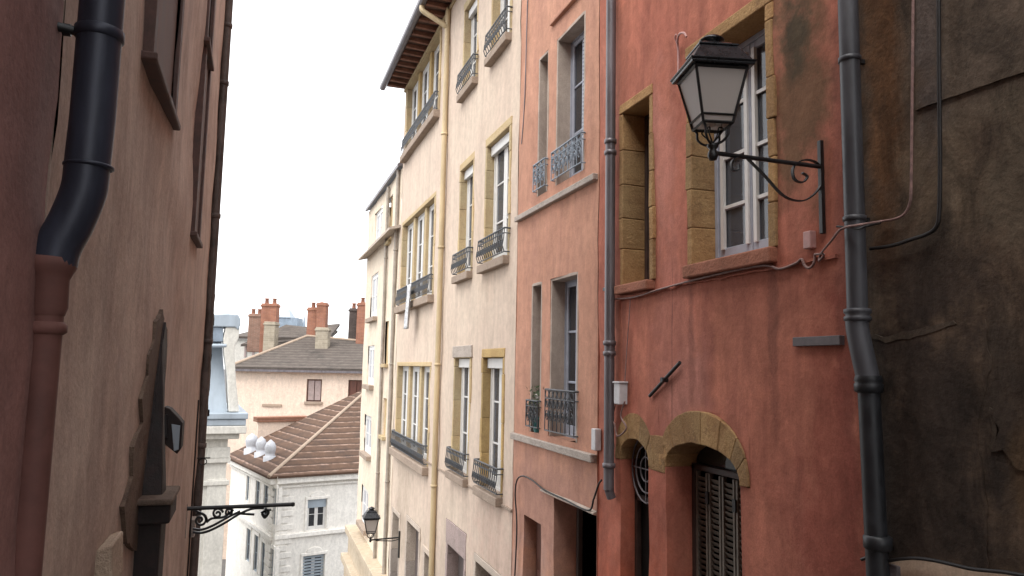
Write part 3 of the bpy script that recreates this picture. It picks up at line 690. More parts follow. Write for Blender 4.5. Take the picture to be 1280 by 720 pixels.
# --- far cream house, a lower neighbour down the street
S2a, S2b = S_FAR + .02, RW.hit(452, 500)[0]
ZF = RW.hit(485, 234)[1]
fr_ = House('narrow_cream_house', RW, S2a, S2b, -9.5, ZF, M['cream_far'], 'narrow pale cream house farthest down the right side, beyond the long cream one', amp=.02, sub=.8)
for sp in ((469, 477.5, (474, 262), (472, 306)), (463.5, 472, (468, 343), (467, 397)), (459.5, 467.5, (464, 432), (463, 481)), (455.5, 464, (460, 519), (459, 567)), (451.5, 460.5, (457, 610), (455, 656))):
    a = O(RW, *sp); opening(fr_, *a)
    w = casement(RW, *a, -.06, 2, M['white_paint'], fr_.e, st=.10, glass='zinc_light'); curtain(RW, a[0] + .04, a[1] - .04, a[2] + .05, a[3] - .05, -.135, w, gap=.1); sill(RW, a[0], a[1], a[2], w, 'sill_pink', proj_=.14, th=.14)
for px in (489,):
    for (y0, y1) in ((245, 300), (400, 455), (500, 550)):
        a = O(RW, px - 3 - (y0 - 245) * .03, px + 1 - (y0 - 245) * .03, (px, y0), (px, y1)); opening(fr_, *a)
        w = casement(RW, *a, -.08, 2, M['ochre_pale'], fr_.e, cols=1, st=.12, glass='zinc_light'); sill(RW, a[0], a[1], a[2], w, 'ochre_pale', proj_=.10, th=.1)
z = RW.hit(470, 313)[1]; m = MB(); P = [RW.W(S2a, z, 0), RW.W(S2b + .1, z, 0), RW.W(S2b + .1, z - .08, .3), RW.W(S2a, z - .08, .3)]; m.hexa(P, [p + ZUP * .07 for p in P]); m.build('rain_ledge', M['sill_grey'], fr_.e)
for py, pj in ((690, .35), (730, .45)):
    z = RW.hit(455, py - 18)[1]; m = MB(); m.box(RW, S2a, S2b + .2, z - .22, z, -.02, pj); m.build('cornice', M['tan'], fr_.e, bevel=.02)
    m = MB(); m.box(RW, S2a, S2b + .18, z - 1.3, z - .23, -.02, pj - .12); m.build('shop_fascia', M['tan'], fr_.e, bevel=.01)
fr_.wall(); fr_.roof(M['zinc'], over=.14, rise=1.2, thick=.1)

# ================================================================== drain pipes on the right
def pipe(name, pts, r, mat, label, collars=(), cr=1.22, ch=.05, parts=(), n=16, group=None, bend=6):
    P0 = Vector(pts[-1]); t = thing(name, P0, label, 'drainpipe', group)
    m = MB(); m.tube(catmull(pts, bend), r, n); m.build('pipe', M[mat], t)
    for c in collars:
        m = MB(); c = Vector(c[:3]); m.lathe(c, [(r * 1.0, 0), (r * cr, .004), (r * cr, ch - .004), (r * 1.0, ch)], n); m.build('collar', M[mat], t)
    return t
def rp(px, py, out): s, z = RW.hit(px, py, out); return RW.W(s, z, out)
# big one between red and sooty walls
sp = RW.hit(1066, 200, .10)[0]
def zof(py, s, out=.1):
    lo, hi = -9, 12
    for _ in range(50):
        mid = (lo + hi) / 2
        if proj(RW.W(s, mid, out))[1] > py: lo = mid
        else: hi = mid
    return lo
z1, z2, z3 = zof(392, sp), zof(480, sp), zof(672, sp)
t = thing('drainpipe', RW.W(sp, -2.6, .1), 'dark grey drainpipe between the red wall and the sooty wall, cast iron below', 'drainpipe')
m = MB(); m.tube([RW.W(sp, 6.8, .1), RW.W(sp, z1, .1)], .058, 20); m.build('pipe', M['pipe_dark'], t)
for py in (78, 277, -150):
    z = zof(py, sp); m = MB(); m.lathe(RW.W(sp, z, .1), [(.058, 0), (.066, .004), (.066, .03), (.058, .034)], 20); m.build('collar', M['pipe_dark'], t)
    m = MB(); m.box(RW, sp - .012, sp + .012, z + .004, z + .03, -.02, .05); m.build('bracket', M['black_iron'], t)
m = MB(); m.lathe(RW.W(sp, z1 - .05, .1), [(.06, 0), (.076, .01), (.076, .03), (.064, .04), (.076, .055), (.076, .075), (.06, .08)], 20); m.build('collar', M['pipe_dark'], t)
m = MB(); m.tube(catmull([RW.W(sp, z1, .1), RW.W(sp, z1 - .08, .105), RW.W(sp - .02, (z1 + z2) / 2, .10), RW.W(sp - .045, z2 + .04, .085), RW.W(sp - .05, z2, .085)], 6), .064, 20); m.build('joint_sleeve', M['pipe_dark'], t)
sq = sp - .05
m = MB(); m.tube([RW.W(sq, z2, .085), RW.W(sq - .055, -2.6, .085)], .06, 20); m.build('cast_iron_pipe', M['pipe_cast'], t)
m = MB(); m.lathe(RW.W(sq, z2 - .05, .085), [(.062, 0), (.078, .01), (.078, .05), (.072, .06), (.078, .07), (.07, .1)], 20); m.build('collar', M['pipe_cast'], t)
m = MB(); m.lathe(RW.W(sq - .03, z3 - .05, .085), [(.062, 0), (.076, .01), (.076, .07), (.062, .08)], 20); m.build('collar', M['pipe_cast'], t)
m = MB(); m.box(RW, sq - .12, sq - .06, z3 - .35, z3 - .12, .0, .05); m.build('access_box', M['plaque_grey'], t, bevel=.006)
# between red and salmon
s_ = RW.hit(763, 200, .08)[0]
pts = [RW.W(s_, 7.6, .08), RW.W(s_, zof(612, s_, .08), .08)]
t = pipe('drainpipe', pts, .052, 'zinc', 'grey zinc drainpipe between the red and salmon houses', [RW.W(s_, zof(y, s_, .08), .08) for y in (180, 194, 432, 445, 585)], n=14, bend=1)
m = MB(); m.box(RW, s_ - .03, s_ + .22, zof(361, s_, .08), zof(357, s_, .08), -.01, .05); m.build('bracket', M['black_iron'], t)
m = MB(); m.tube([pts[-1], pts[-1] + Vector((.03, 0, -.08))], .045, 12); m.build('outlet', M['zinc'], t)
# cream painted pipe on the cream house
s_ = RW.hit(553, 250, .07)[0]; zt = zof(45, s_, .07)
pts = [RW.W(s_ + .2, ZE + .0, OV + .05), RW.W(s_ + .17, ZE - .12, OV + .03), RW.W(s_ + .08, ZE - .30, .30), RW.W(s_, ZE - .48, .09), RW.W(s_, ZE - .8, .07), RW.W(s_, -2, .07), RW.W(s_, -6.5, .07)]
pipe('drainpipe', pts, .055, 'pipe_cream', 'cream painted drainpipe down the middle of the long cream house', [RW.W(s_, z, .07) for z in (4.6, 2.3, 0, -2.3, -4.2)], n=12)
# grey pipe near the junction of both cream houses
for px, lab, mt, rr in ((483, 'thin grey drainpipe on the narrow far cream house', 'pipe_pale', .045), (495, 'grey drainpipe where the narrow far house meets the long cream one', 'pipe_pale', .05)):
    s_ = RW.hit(px, 300, .06)[0]; zt_ = ZF - .1 if px == 483 else ZF
    pipe('drainpipe', [RW.W(s_, zt_, .06), RW.W(s_, -8.6, .06)], rr, mt, lab, [RW.W(s_, z, .06) for z in (3, 0, -3, -5.5)], n=10, bend=1)

# ================================================================== lanterns
def lantern(base, rz, label, scale=1.0, group='street lanterns on wall brackets'):
    """base = point on the bracket arm the lantern stands on"""
    t = thing('street_lamp', base, label, 'street lamp', group); b = Vector(base)
    c, s = math.cos(rz), math.sin(rz)
    def Q(x, y, z): return b + Vector((x * c - y * s, x * s + y * c, z)) * scale
    def ring(h, z): return [Q(-h, -h, z), Q(h, -h, z), Q(h, h, z), Q(-h, h, z)]
    def slab(m, h0, z0, h1, z1): m.hexa(ring(h0, z0), ring(h1, z1))
    zb, zt, hb, ht = .165, .485, .092, .158
    m = MB()                                        # basket of four curved arms and knob
    m.lathe(b, [(.006, -.05), (.022, -.045), (.032, -.02), (.03, .0), (.02, .02), (.034, .035), (.036, .05), (.016, .06)], 14)
    for sx, sy in ((1, 1), (1, -1), (-1, 1), (-1, -1)):
        m.tube(catmull([Q(.012 * sx, .012 * sy, .05), Q(.045 * sx, .045 * sy, .062), Q(.07 * sx, .07 * sy, .10), Q(.072 * sx, .072 * sy, .14), Q(.088 * sx, .088 * sy, zb)], 4), .008 * scale, 6)
        m.tube(catmull([Q(.0, .0, .06), Q(.03 * sx, .03 * sy, .10), Q(.05 * sx, .05 * sy, .135), Q(.03 * sx, .03 * sy, .15), Q(.025 * sx, .025 * sy, .13)], 4), .005 * scale, 5)
    m.build('basket', M['black_iron'], t)
    m = MB(); 
    for k in range(4):                              # frame
        a0, a1 = ring(hb, zb)[k], ring(ht, zt)[k]; m.tube([a0, a1], .0105 * scale, 4, smooth=False)
        for hh, zz, rr in ((hb, zb, .010), (ht, zt, .012), (hb + .012, zb + .045, .007)):
            p = ring(hh, zz); m.tube([p[k], p[(k + 1) % 4]], rr * scale, 4, smooth=False)
    m.build('lantern_frame', M['black_iron'], t)
    for k in range(4):
        lo, hi = ring(hb - .004, zb + .01), ring(ht - .004, zt - .005); m = MB()
        P = [lo[k], lo[(k + 1) % 4], hi[(k + 1) % 4], hi[k]]; cc = sum(P, Vector()) / 4
        nrm = (P[1] - P[0]).cross(P[2] - P[0]).normalized() * .003
        m.hexa(P, [p + nrm for p in P]); m.build('glass_pane', M['frost'], t)
    m = MB(); m.lathe(b + ZUP * .17 * scale, [(.02, 0), (.03, .03), (.045, .1), (.05, .16), (.03, .22), (.015, .24)], 12); m.build('bulb', M['frost'], t)
    m = MB(); slab(m, .190, zt + .008, .196, zt + .022); slab(m, .196, zt + .024, .205, zt + .036)      # rim
    slab(m, .188, zt + .037, .118, zt + .150); slab(m, .124, zt + .151, .124, zt + .163); slab(m, .112, zt + .164, .085, zt + .185)
    m.build('lantern_roof', M['black_roof'], t, bevel=.004)
    m = MB(); m.lathe(Q(0, 0, zt + .184), [(.060 * scale, 0), (.056 * scale, .03 * scale), (.075 * scale, .034 * scale), (.078 * scale, .042 * scale), (.055 * scale, .062 * scale), (.025 * scale, .072 * scale), (.012 * scale, .082 * scale)], 16)
    m.build('vent_cap', M['black_roof'], t)
    return t
M['black_roof'] = simple('black_painted_sheet', (.012, .013, .017), .28, .2, var=.3, spec=.6)
def strip(m, pts, w, t, nrm=Vector((0, 1, 0))):
    """flat bar along a path, wide along nrm"""
    P = catmull(pts, 5); vs = []
    for i, p in enumerate(P):
        d = (P[min(i + 1, len(P) - 1)] - P[max(i - 1, 0)]).normalized(); q = d.cross(nrm).normalized() * t / 2; n_ = nrm * w / 2
        vs += [p + q + n_, p - q + n_, p - q - n_, p + q - n_]
    k = len(P); m.add(vs, [(4 * i + j, 4 * i + (j + 1) % 4, 4 * i + 4 + (j + 1) % 4, 4 * i + 4 + j) for i in range(k - 1) for j in range(4)] + [(0, 1, 2, 3), (4 * k - 1, 4 * k - 2, 4 * k - 3, 4 * k - 4)])
# near lantern
sL = RW.hit(1030, 230)[0]
hp = lambda px, py: hity(px, py, sL)
base = hp(891, 191)
base = Vector((base.x, sL, base.z))
near = lantern(base, R(-13), 'large black lantern with frosted panes on a scrolled bracket in front of the red wall')
m = MB(); m.tube([base + Vector((0, 0, 0)), Vector((XR - .03, sL, base.z - .0))], .014, 10)
cpts = [(933, 197), (956, 220), (976, 242), (991, 250), (1007, 250), (1022, 238), (1028, 222), (1023, 206), (1011, 200), (999, 202), (991, 211), (993, 224), (1003, 228), (1009, 221), (1003, 216)]
strip(m, [hp(*p) for p in cpts], .022, .008)
strip(m, [hp(*p) for p in ((933, 197), (920, 197), (914, 204), (916, 213), (923, 212), (923, 206))], .02, .007)
m.build('scroll_bracket', M['black_iron'], near)
m = MB(); za, zb_ = zof(176, sL, .02), zof(292, sL, .02)
m.box(RW, sL - .016, sL + .016, zb_, za, .008, .034); m.build('wall_plate', M['black_iron'], near, bevel=.003)
# far lantern
sF = RW.hit(500, 680)[0]; hf = lambda px, py: hity(px, py, sF); fb = hf(463, 675); fb.y = sF
far = lantern(fb, R(-5), 'small distant lantern on a straight arm, low on the cream facade')
m = MB(); m.tube([fb, Vector((XR - .02, sF, fb.z + .02))], .018, 8); m.tube([fb + Vector((.12, 0, -.02)), fb + Vector((.5, 0, -.05)), Vector((XR - .02, sF, fb.z - .02))], .012, 6); m.build('bracket_arm', M['black_iron'], far)
m = MB(); m.box(RW, sF - .03, sF + .03, zof(697, sF, .02), zof(664, sF, .02), .005, .04); m.build('wall_plate', M['black_iron'], far)

# ================================================================== small fittings on the right
def onw(px, py, out=.03): s, z = RW.hit(px, py, out); return RW.W(s, z, out)
cable('wall_cable', [onw(*p) for p in ((757, 374), (790, 372), (820, 363), (860, 352), (910, 340), (955, 332), (975, 336), (995, 329), (1002, 324), (1006, 332), (1011, 335), (1017, 330), (1019, 318))], .009, 'cable', 'pinkish cable sagging along the red wall under the big window')
def oncond(pts): return [onw(px, py, .035 if px < 1035 or px > 1098 else .18) for px, py in pts]
cable('wall_cable', oncond(((1018, 318), (1030, 318), (1024, 326), (1027, 316), (1040, 300), (1052, 286), (1075, 281), (1100, 277), (1118, 274), (1130, 268), (1137, 255), (1139, 235), (1140, 150), (1141, 60), (1142, -60))), .008, 'cable', 'thin cable crossing the dark drainpipe and rising up the sooty wall')
cable('wall_cable', oncond(((1046, 283), (1060, 284), (1072, 286), (1085, 282), (1100, 279))), .007, 'cable_black', 'black tie wrapped round the dark grey drainpipe')
cable('wall_cable', [onw(*p, .04) for p in ((1088, 311), (1115, 307), (1140, 299), (1158, 293), (1170, 284), (1174, 265), (1175, 200), (1174, 100), (1173, -60))], .011, 'cable_black', 'thick dark conduit rising straight up the sooty wall, right of the thin one')
for py in (35, 100, 162, 225): 
    pass
cable('wall_cable', [onw(*p, .03) for p in ((757, 376), (768, 420), (766, 470), (770, 500), (764, 530), (768, 560))], .006, 'cable', 'thin cable hanging down the red wall beside the zinc drainpipe')
cable('wall_cable', [onw(*p, .03) for p in ((788, 374), (784, 430), (781, 478))], .005, 'cable', 'thin wire dropping from the small red-wall window to the grey box')
cable('wall_cable', [onw(*p, .05) for p in ((781, 502), (776, 520), (783, 535), (772, 545), (768, 530), (762, 520), (766, 548), (760, 570))], .009, 'cable', 'tangled cables below the grey box beside the small arch')
cable('wall_cable', [onw(*p, .04) for p in ((643, 730), (646, 660), (644, 620), (646, 601), (653, 595), (665, 600), (680, 612), (705, 624), (735, 638), (742, 624), (748, 606), (752, 600))], .010, 'cable_black', 'dark cable looping over the doors of the salmon house')
cable('wall_cable', [onw(*p, .015) for p in ((660, -20), (656, 120), (652, 180))], .008, 'zinc', 'thin grey pipe down the edge of the cream house beside the salmon one')
# junction boxes
s, z = RW.hit(1016, 300); m = MB(); m.box(RW, s - .035, s + .035, z - .06, z + .055, .0, .05); tag(m.build('junction_box', M['plastic_pink'], bevel=.006), 'small pinkish junction box under the near lantern bracket', 'junction box')
s, z = RW.hit(781, 491); t = thing('meter_box', RW.W(s, z - .11, .05), 'small grey metal box on the red wall above the small arch', 'box')
m = MB(); m.box(RW, s - .06, s + .06, z - .11, z + .09, .0, .09); m.build('case', M['plastic_white'], t, bevel=.008)
m = MB(); m.box(RW, s - .07, s + .07, z + .092, z + .11, .0, .10); m.build('lid', M['plastic_white'], t, bevel=.003)
s, z = RW.hit(749, 548); m = MB(); m.box(RW, s - .05, s + .05, z - .12, z + .1, .0, .07); tag(m.build('junction_box', M['plastic_white'], bevel=.008), 'off-white box at the edge of the salmon house beside the zinc drainpipe', 'junction box')
# iron tie bar on the red wall
a, b = onw(812, 495, .035), onw(850, 453, .035); m = MB(); m.tube([a, b], .016, 6); mid = (a + b) / 2
tb = m.build('wall_anchor', M['black_iron']); tag(tb, 'black iron tie bar set at a slant on the red wall above the arches', 'wall anchor')
m = MB(); m.tube([mid + Vector((.04, 0, 0)), mid + Vector((-.03, 0, 0))], .022, 8); m.build('tie_bolt', M['black_iron'], tb)
a = RW.hit(996, 431); b = RW.hit(1046, 422); zc = (a[1] + b[1]) / 2
m = MB(); m.box(RW, b[0] - .06, a[0], zc - .03, zc + .03, -.01, .035); tag(m.build('wall_bar', M['plaque_grey'], bevel=.004), 'horizontal grey bar on the red wall beside the dark drainpipe', 'bar')
m = MB(); hk = [onw(848, 92, .03), onw(848, 66, .03), onw(847, 52, .05), onw(849, 43, .09), onw(855, 41, .11), onw(858, 46, .11)]; m.tube(catmull(hk, 4), .010, 6)
m.tube(catmull([onw(848, 58, .03), onw(844, 48, .06), onw(845, 43, .08)], 4), .008, 6); tag(m.build('wall_hook', M['plastic_pink']), 'pale curled iron hook on the red wall left of the near lantern', 'hook')
# flower pots on the salmon house sill
a = OW[2]; pc = RW.W((a[0] + a[1]) / 2 - .0, a[2] + .002, -.045)
t = thing('flower_pot', pc, 'teal flower pot with a small plant on the narrow window sill of the salmon house', 'flower pot')
m = MB(); m.lathe(pc, [(.055, 0), (.085, .16), (.092, .165), (.092, .19), (.08, .19), (.075, .16)], 16); m.build('pot', M['teal'], t)
m = MB()
for k in range(170):
    q = pc + Vector((random.gauss(-.03, .05), random.gauss(0, .08), .22 + random.random() * .36)); d = Vector((random.uniform(-1, 1), random.uniform(-1, 1), random.uniform(0, 1))).normalized()
    u = d.orthogonal().normalized() * .012; m.add([q - u, q + d * .02 - u * .2, q + d * .05, q + u], [(0, 1, 2, 3)])
m.build('leaves', M['leaf'], t)
m = MB()
for k in range(7):
    q = pc + Vector((random.gauss(0, .05), random.gauss(0, .05) - .02, .40 + random.random() * .08)); m.lathe(q, [(.004, 0), (.02, .008), (.022, .016), (.005, .024)], 7)
m.build('flowers', M['petal'], t)
# cloth hanging from the middle triple window
s_c = RW.hit(511, 385, .2)[0]; zt_, zb_ = zof(356, s_c, .2), zof(411, s_c, .2); m = MB(); vs = []; NX, NZ = 8, 16
for j in range(NZ + 1):
    for i in range(NX + 1):
        v = j / NZ; s = s_c + (i / NX - .5) * (.46 - .12 * v); z = zt_ + (zb_ - zt_) * v; vs.append(RW.W(s, z, .21 + .03 * math.sin(i * 1.5 + v * 2) + .03 * v))
m.add(vs, [(j * (NX + 1) + i, j * (NX + 1) + i + 1, (j + 1) * (NX + 1) + i + 1, (j + 1) * (NX + 1) + i) for j in range(NZ) for i in range(NX)], True)
cl = m.build('hanging_cloth', M['cloth']); tag(cl, 'pale cloth hanging over the balconette of the middle triple window', 'cloth'); cl.modifiers.new('solid', 'SOLIDIFY').thickness = .01

# ================================================================== LEFT SIDE
rl = House('dull_red_house', LW, -7.0, 2.02, -1.75, 6.8, M['red_left'], 'dull red house wall at the very left edge, nearest the camera', amp=.02, sub=.2, deep=7)
rl.wall(); rl.roof(M['tile_local'], over=.4)
SE = LW.hit(264, 300, 0)[0]
SE = min(SE, 8.0)
bl = House('beige_house', LW, 2.04, SE, -3.9, 6.9, M['beige_left'], 'streaked beige house filling the left side behind the big drainpipe', amp=.022, sub=.12, deep=7)
def lz(py, s, out=0):
    lo, hi = -9, 12
    for _ in range(50):
        mid = (lo + hi) / 2
        if proj(LW.W(s, mid, out))[1] > py: lo = mid
        else: hi = mid
    return lo
# windows with projecting brown wooden sills and jambs
def lwin(pl, pr, sill_py, z1, jout=.035):
    s0, s1 = LW.hit(pl[0], pl[1], .05)[0], LW.hit(pr[0], pr[1], .05)[0]; z0 = lz(sill_py, s0, .05)
    opening(bl, s0 + .08, s1 - .05, z0, z1)
    w = casement(LW, s0 + .08, s1 - .05, z0, z1, -.06, 3, M['dark_paint'], bl.e, glass='glass_dark')
    m = MB(); m.box(LW, s0 + .0, s0 + .08, z0 + .0, z1, -.1, jout); m.box(LW, s1 - .05, s1 + .03, z0, z1, -.1, jout); m.box(LW, s0, s1 + .03, z1, z1 + .1, -.1, jout)
    m.build('jamb', M['brown_sill'], w, bevel=.006)
    m = MB(); m.box(LW, s0 + .10, s1 - .07, z0 + .01, z1 - .02, -.03, .012); m.build('shutter', M['brown_shutter'], w, bevel=.004)
    m = MB(); m.box(LW, s0 - .03, s1 + .05, z0 - .035, z0, -.1, jout + .02); m.build('sill', M['brown_sill'], w, bevel=.008); return w
lwin((197, 66), (222, 180), 68, 4.6)
lwin((247, 292), (253, 312), 290, 3.4, .03)
lwin((262, 48), (269, 48), 48, 5.6, .035)
bl.wall(); bl.roof(M['tile_local'], over=.35)
# big drain pipe with its elbow and brown lower half
def hl(px, py, Y): return hity(px, py, Y)
Yp = 2.0
top = Vector((hl(127, 20, Yp).x, Yp, 9.5)); xt = hl(121.5, 80, Yp).x
P = [Vector((xt, Yp, 6.8)), Vector((xt, Yp, hl(118, 150, Yp).z)), Vector((xt - .003, Yp, hl(112, 205, Yp).z))]
P += [hl(105, 238, Yp + .0), hl(90, 276, Yp), hl(73, 308, Yp), hl(67, 330, Yp)]
for p in P: p.y = Yp
t = thing('drainpipe', P[-1] + Vector((0, 0, -2.0)), 'fat blue-black drainpipe with an elbow into a brown pipe, close on the left', 'drainpipe')
m = MB(); m.tube([P[0], P[1], P[2]] + catmull(P[2:], 8)[1:], .050, 28); m.build('pipe', M['pipe_big'], t)
for py in (50, 212):
    q = Vector((xt, Yp, hl(120, py, Yp).z)); m = MB()
    m.lathe(q, [(.050, 0), (.0555, .003), (.0555, .026 if py == 50 else .008), (.050, .029 if py == 50 else .011)], 28); m.build('collar', M['pipe_big'], t)
    if py == 50:
        m = MB(); m.tube([q + Vector((-.05, 0, .015)), Vector((XL - .02, Yp - .02, q.z + .015))], .012, 8); m.tube([q + Vector((-.062, -.0, .015)), q + Vector((-.08, -.0, .015))], .016, 8); m.build('bracket', M['black_iron'], t)
b0 = hl(66, 326, Yp); b0.y = Yp
m = MB(); m.lathe(b0 + Vector((0, 0, -.13)), [(.034, 0), (.040, .02), (.038, .085), (.044, .10), (.052, .115), (.052, .135), (.045, .14)], 24)
m.lathe(b0 + Vector((0, 0, -.175)), [(.034, 0), (.042, .006), (.042, .022), (.034, .03)], 24); m.build('collar', M['pipe_brown'], t)
b1 = hl(62, 420, Yp); m = MB(); m.tube([b0 + Vector((0, 0, -.03)), Vector((b0.x - .004, Yp, -1.9))], .033, 22); m.build('lower_pipe', M['pipe_brown'], t)
# tall dark pipe at the far corner of the beige house
se = SE - .05; o_ = .036
pts = [LW.W(se, 6.9, o_), LW.W(se, -3.6, o_)]
pipe('drainpipe', pts, .040, 'pipe_left', 'slim brown drainpipe down the far corner of the beige house on the left', [LW.W(se, lz(y, se, o_), o_) for y in (35, 107, 273, 430, 560)], n=12, bend=1)
m = MB(); vs = []      # ragged mortar edge at the corner
z = lz(520, SE, .05)
while z < lz(370, SE, .05):
    m.box(LW, SE - .01, SE + random.uniform(.03, .05), z, z + .06, -.1, .075 + .035 * noise.noise(Vector((0, 0, z * 6)))); z += .05
m.build('corner_rubble', M['timber'], bl.e, jitter=.01)
cable('wall_cable', [LW.W(se - .45, lz(y, se - .45, .015), .015) for y in (500, 540, 600, 660, 720, 760)], .008, 'cable_black', 'dark vertical cable near the far corner of the beige house')
m = MB(); cc = LW.W(se - .1, lz(577, se - .1, .1), .1); m.tube([cc + Vector((-.035 + .035 * math.cos(a), 0, .03 * math.sin(a))) for a in [k * math.pi / 8 for k in range(17)]], .005, 5); m.tube([cc + Vector((-.09, 0, .035)), cc + Vector((.03, 0, .035))], .006, 5)
tag(m.build('wire_loop', M['cable_black']), 'small loop of wire on the slim drainpipe above the left bracket', 'wire')
s_, z_ = se - .35, lz(657, se - .35, .03); m = MB(); m.box(LW, s_ - .08, s_ + .08, z_ - .09, z_ + .07, 0, .05); tag(m.build('junction_box', M['sill_grey'], bevel=.006), 'pale box on the beige wall just behind the left bracket', 'junction box')
# broken doorway post: tapered timber, capital, stump, ragged stones
Yt = 3.7
def pl(pp, Y, ext, name, mat, parent, jit=0, bev=.006):
    m = MB(); P = []
    for p in pp: q = hity(p[0], p[1], Y); P.append(Vector((q.x, Y, q.z)))
    m.prism(P, (0, ext, 0)); return m.build(name, M[mat], parent, bevel=bev, jitter=jit)
def wallx(py, Y): 
    q = proj(Vector((XL - .01, Y, hity(190, py, Y).z))); return q[0]
t = thing('timber_post', Vector((XL + .05, Yt, -2)), 'blackened tapering timber post with a box capital against the beige wall', 'post')
def lsz(px, py): return LW.hit(px, py)
zb_, zt_ = lsz(166, 634)[1], lsz(197, 392)[1]; sb, st_ = lsz(166, 634)[0], lsz(197, 392)[0]
def lean(s0, z0, o0, w0, s1, z1, o1, w1, name, mat, par, jit=.004):
    m = MB(); N = 7; vs = []
    for i in range(N + 1):
        f = i / N; s, z, o, w = s0 + (s1 - s0) * f, z0 + (z1 - z0) * f, o0 + (o1 - o0) * f, w0 + (w1 - w0) * f
        vs += [LW.W(s, z, -.06), LW.W(s + w, z, -.06), LW.W(s + w, z, o), LW.W(s, z, o)]
    m.add(vs, [(4 * i + j, 4 * i + (j + 1) % 4, 4 * i + 4 + (j + 1) % 4, 4 * i + 4 + j) for i in range(N) for j in range(4)] + [(3, 2, 1, 0), (4 * N, 4 * N + 1, 4 * N + 2, 4 * N + 3)])
    return m.build(name, M[mat], par, bevel=.008, jitter=jit)
lean(sb + .12, zb_, .11, .16, st_ + .1, zt_, .012, .1, 'shaft', 'timber', t, .012)
zz = lsz(166, 658)[1]
m = MB(); m.box(LW, sb + .05, sb + .36, zz, zb_ + .0, -.05, .155); m.build('capital', M['timber'], t, bevel=.012, jitter=.006)
m = MB(); m.box(LW, sb - .0, sb + .42, zb_ + .002, zb_ + .03, -.05, .165); m.build('capital_top', M['oldstone'], t, bevel=.008, jitter=.006)
m = MB(); m.box(LW, sb + .1, sb + .3, -3.8, zz - .002, -.05, .115); m.build('stump', M['timber'], t, bevel=.01, jitter=.006)
rb = thing('rubble_jamb', Vector((XL, Yt - .4, -2)), 'ragged grey-brown stone jamb showing through broken plaster beside the timber post', 'stone jamb')
patch(LW, ((199, 388), (191, 402), (188, 425), (182, 440), (180, 470), (172, 500), (174, 530), (163, 555), (160, 600), (150, 630), (152, 680), (176, 690), (180, 620), (184, 540), (190, 480), (201, 400)), .018, M['oldstone'], rb, 'near_stones', th=.08, rough=.028)
patch(LW, ((200, 405), (195, 430), (190, 470), (184, 520), (178, 570), (174, 634), (196, 634), (196, 520), (202, 430)), .03, M['timber'], rb, 'recess_shade_sheet', th=.08, rough=.02)  # added blackened sheet; its dark colour stands in for a shaded recess
lean(st_ - .75 + .62, zb_ + .02, .07, .12, st_ + .33, zt_ - .05, .015, .12, 'far_stones', 'oldstone', rb, .02)
pl([(wallx(684, 3.0), 700), (wallx(684, 3.0) + 6, 688), (wallx(684, 3.0) + 26, 682), (wallx(684, 3.0) + 26, 740), (wallx(740, 3.0), 740)], 3.0, .25, 'base_block', 'sill_pink', rb, .01, .01)
Yk = 4.5; pl([(wallx(640, Yk), 648), (wallx(640, Yk) + 7, 632), (wallx(580, Yk) + 13, 578), (wallx(640, Yk) + 17, 612), (wallx(640, Yk) + 12, 640)], Yk, .06, 'splinter', 'timber', t, .003, .003)
# flood light on the beige wall
Yf = 5.0; fl = thing('flood_light', hity(222, 568, Yf), 'black flood light with a bluish glass face angled down on the beige wall', 'flood light')
x0 = wallx(540, Yf)
pl([(x0, 508), (x0 + 8, 511), (x0 + 20, 524), (x0 + 24, 529), (x0 + 22, 560), (x0 + 17, 568), (x0 + 2, 556)], Yf, .16, 'housing', 'timber', fl, .002, .006)
pl([(x0 + 10, 530), (x0 + 21, 532), (x0 + 19, 562), (x0 + 13, 564)], Yf - .008, .007, 'glass_face', 'zinc_far', fl, 0, .002)
pl([(x0 - 2, 520), (x0 + 5, 518), (x0 + 5, 548), (x0 - 2, 545)], Yf - .03, .03, 'mount', 'black_iron', fl, .002, .004)
# left bracket with no lantern
Yb = SE - 1.1; hb = lambda px, py: Vector(hity(px, py, Yb))
t = thing('lamp_bracket', Vector((XL, Yb, hb(240, 660).z)), 'empty black wrought-iron bracket with scrolls reaching out from the left wall', 'bracket')
m = MB(); e0, e1 = hb(240, 635), hb(366, 631); m.tube([Vector((XL, Yb, (e0.z + e1.z) / 2)), Vector((e1.x, Yb, (e0.z + e1.z) / 2))], .017, 8)
m.lathe(Vector((e1.x, Yb, (e0.z + e1.z) / 2 - .018)), [(.008, 0), (.018, .006), (.018, .03), (.008, .036)], 10); m.build('arm', M['black_iron'], t)
m = MB()
def spiral(cx, cy, r, turns, a0, k=18, sgn=1): return [(cx + r * (1 - i / k * .85) * math.cos(a0 + sgn * turns * 2 * math.pi * i / k), cy + r * (1 - i / k * .85) * math.sin(a0 + sgn * turns * 2 * math.pi * i / k)) for i in range(k + 1)]
for pts in ([(241, 665), (252, 666), (265, 662), (282, 653), (300, 642), (315, 636), (330, 635)], [(241, 661), (252, 662), (266, 657), (284, 647), (300, 639)],
            spiral(250, 650, 9, 1.6, -2.2), spiral(272, 642, 7, 1.5, -.2, sgn=-1), spiral(287, 640, 5, 1.3, 2.5), spiral(331, 641, 5, 1.4, -1.5), [(331, 636), (336, 640), (331, 647), (327, 642)], [(326, 641), (333, 638), (339, 637)],
            [(258, 653), (265, 648), (280, 646), (292, 637)], [(241, 637), (248, 640), (256, 644), (259, 651)], [(300, 642), (318, 643)]):
    strip(m, [hb(*p) for p in pts], .024, .017)
m.build('scrollwork', M['black_iron'], t)
m = MB(); m.box(LW, Yb - .02, Yb + .02, hb(240, 672).z, hb(240, 630).z, 0, .02); m.build('wall_plate', M['black_iron'], t)

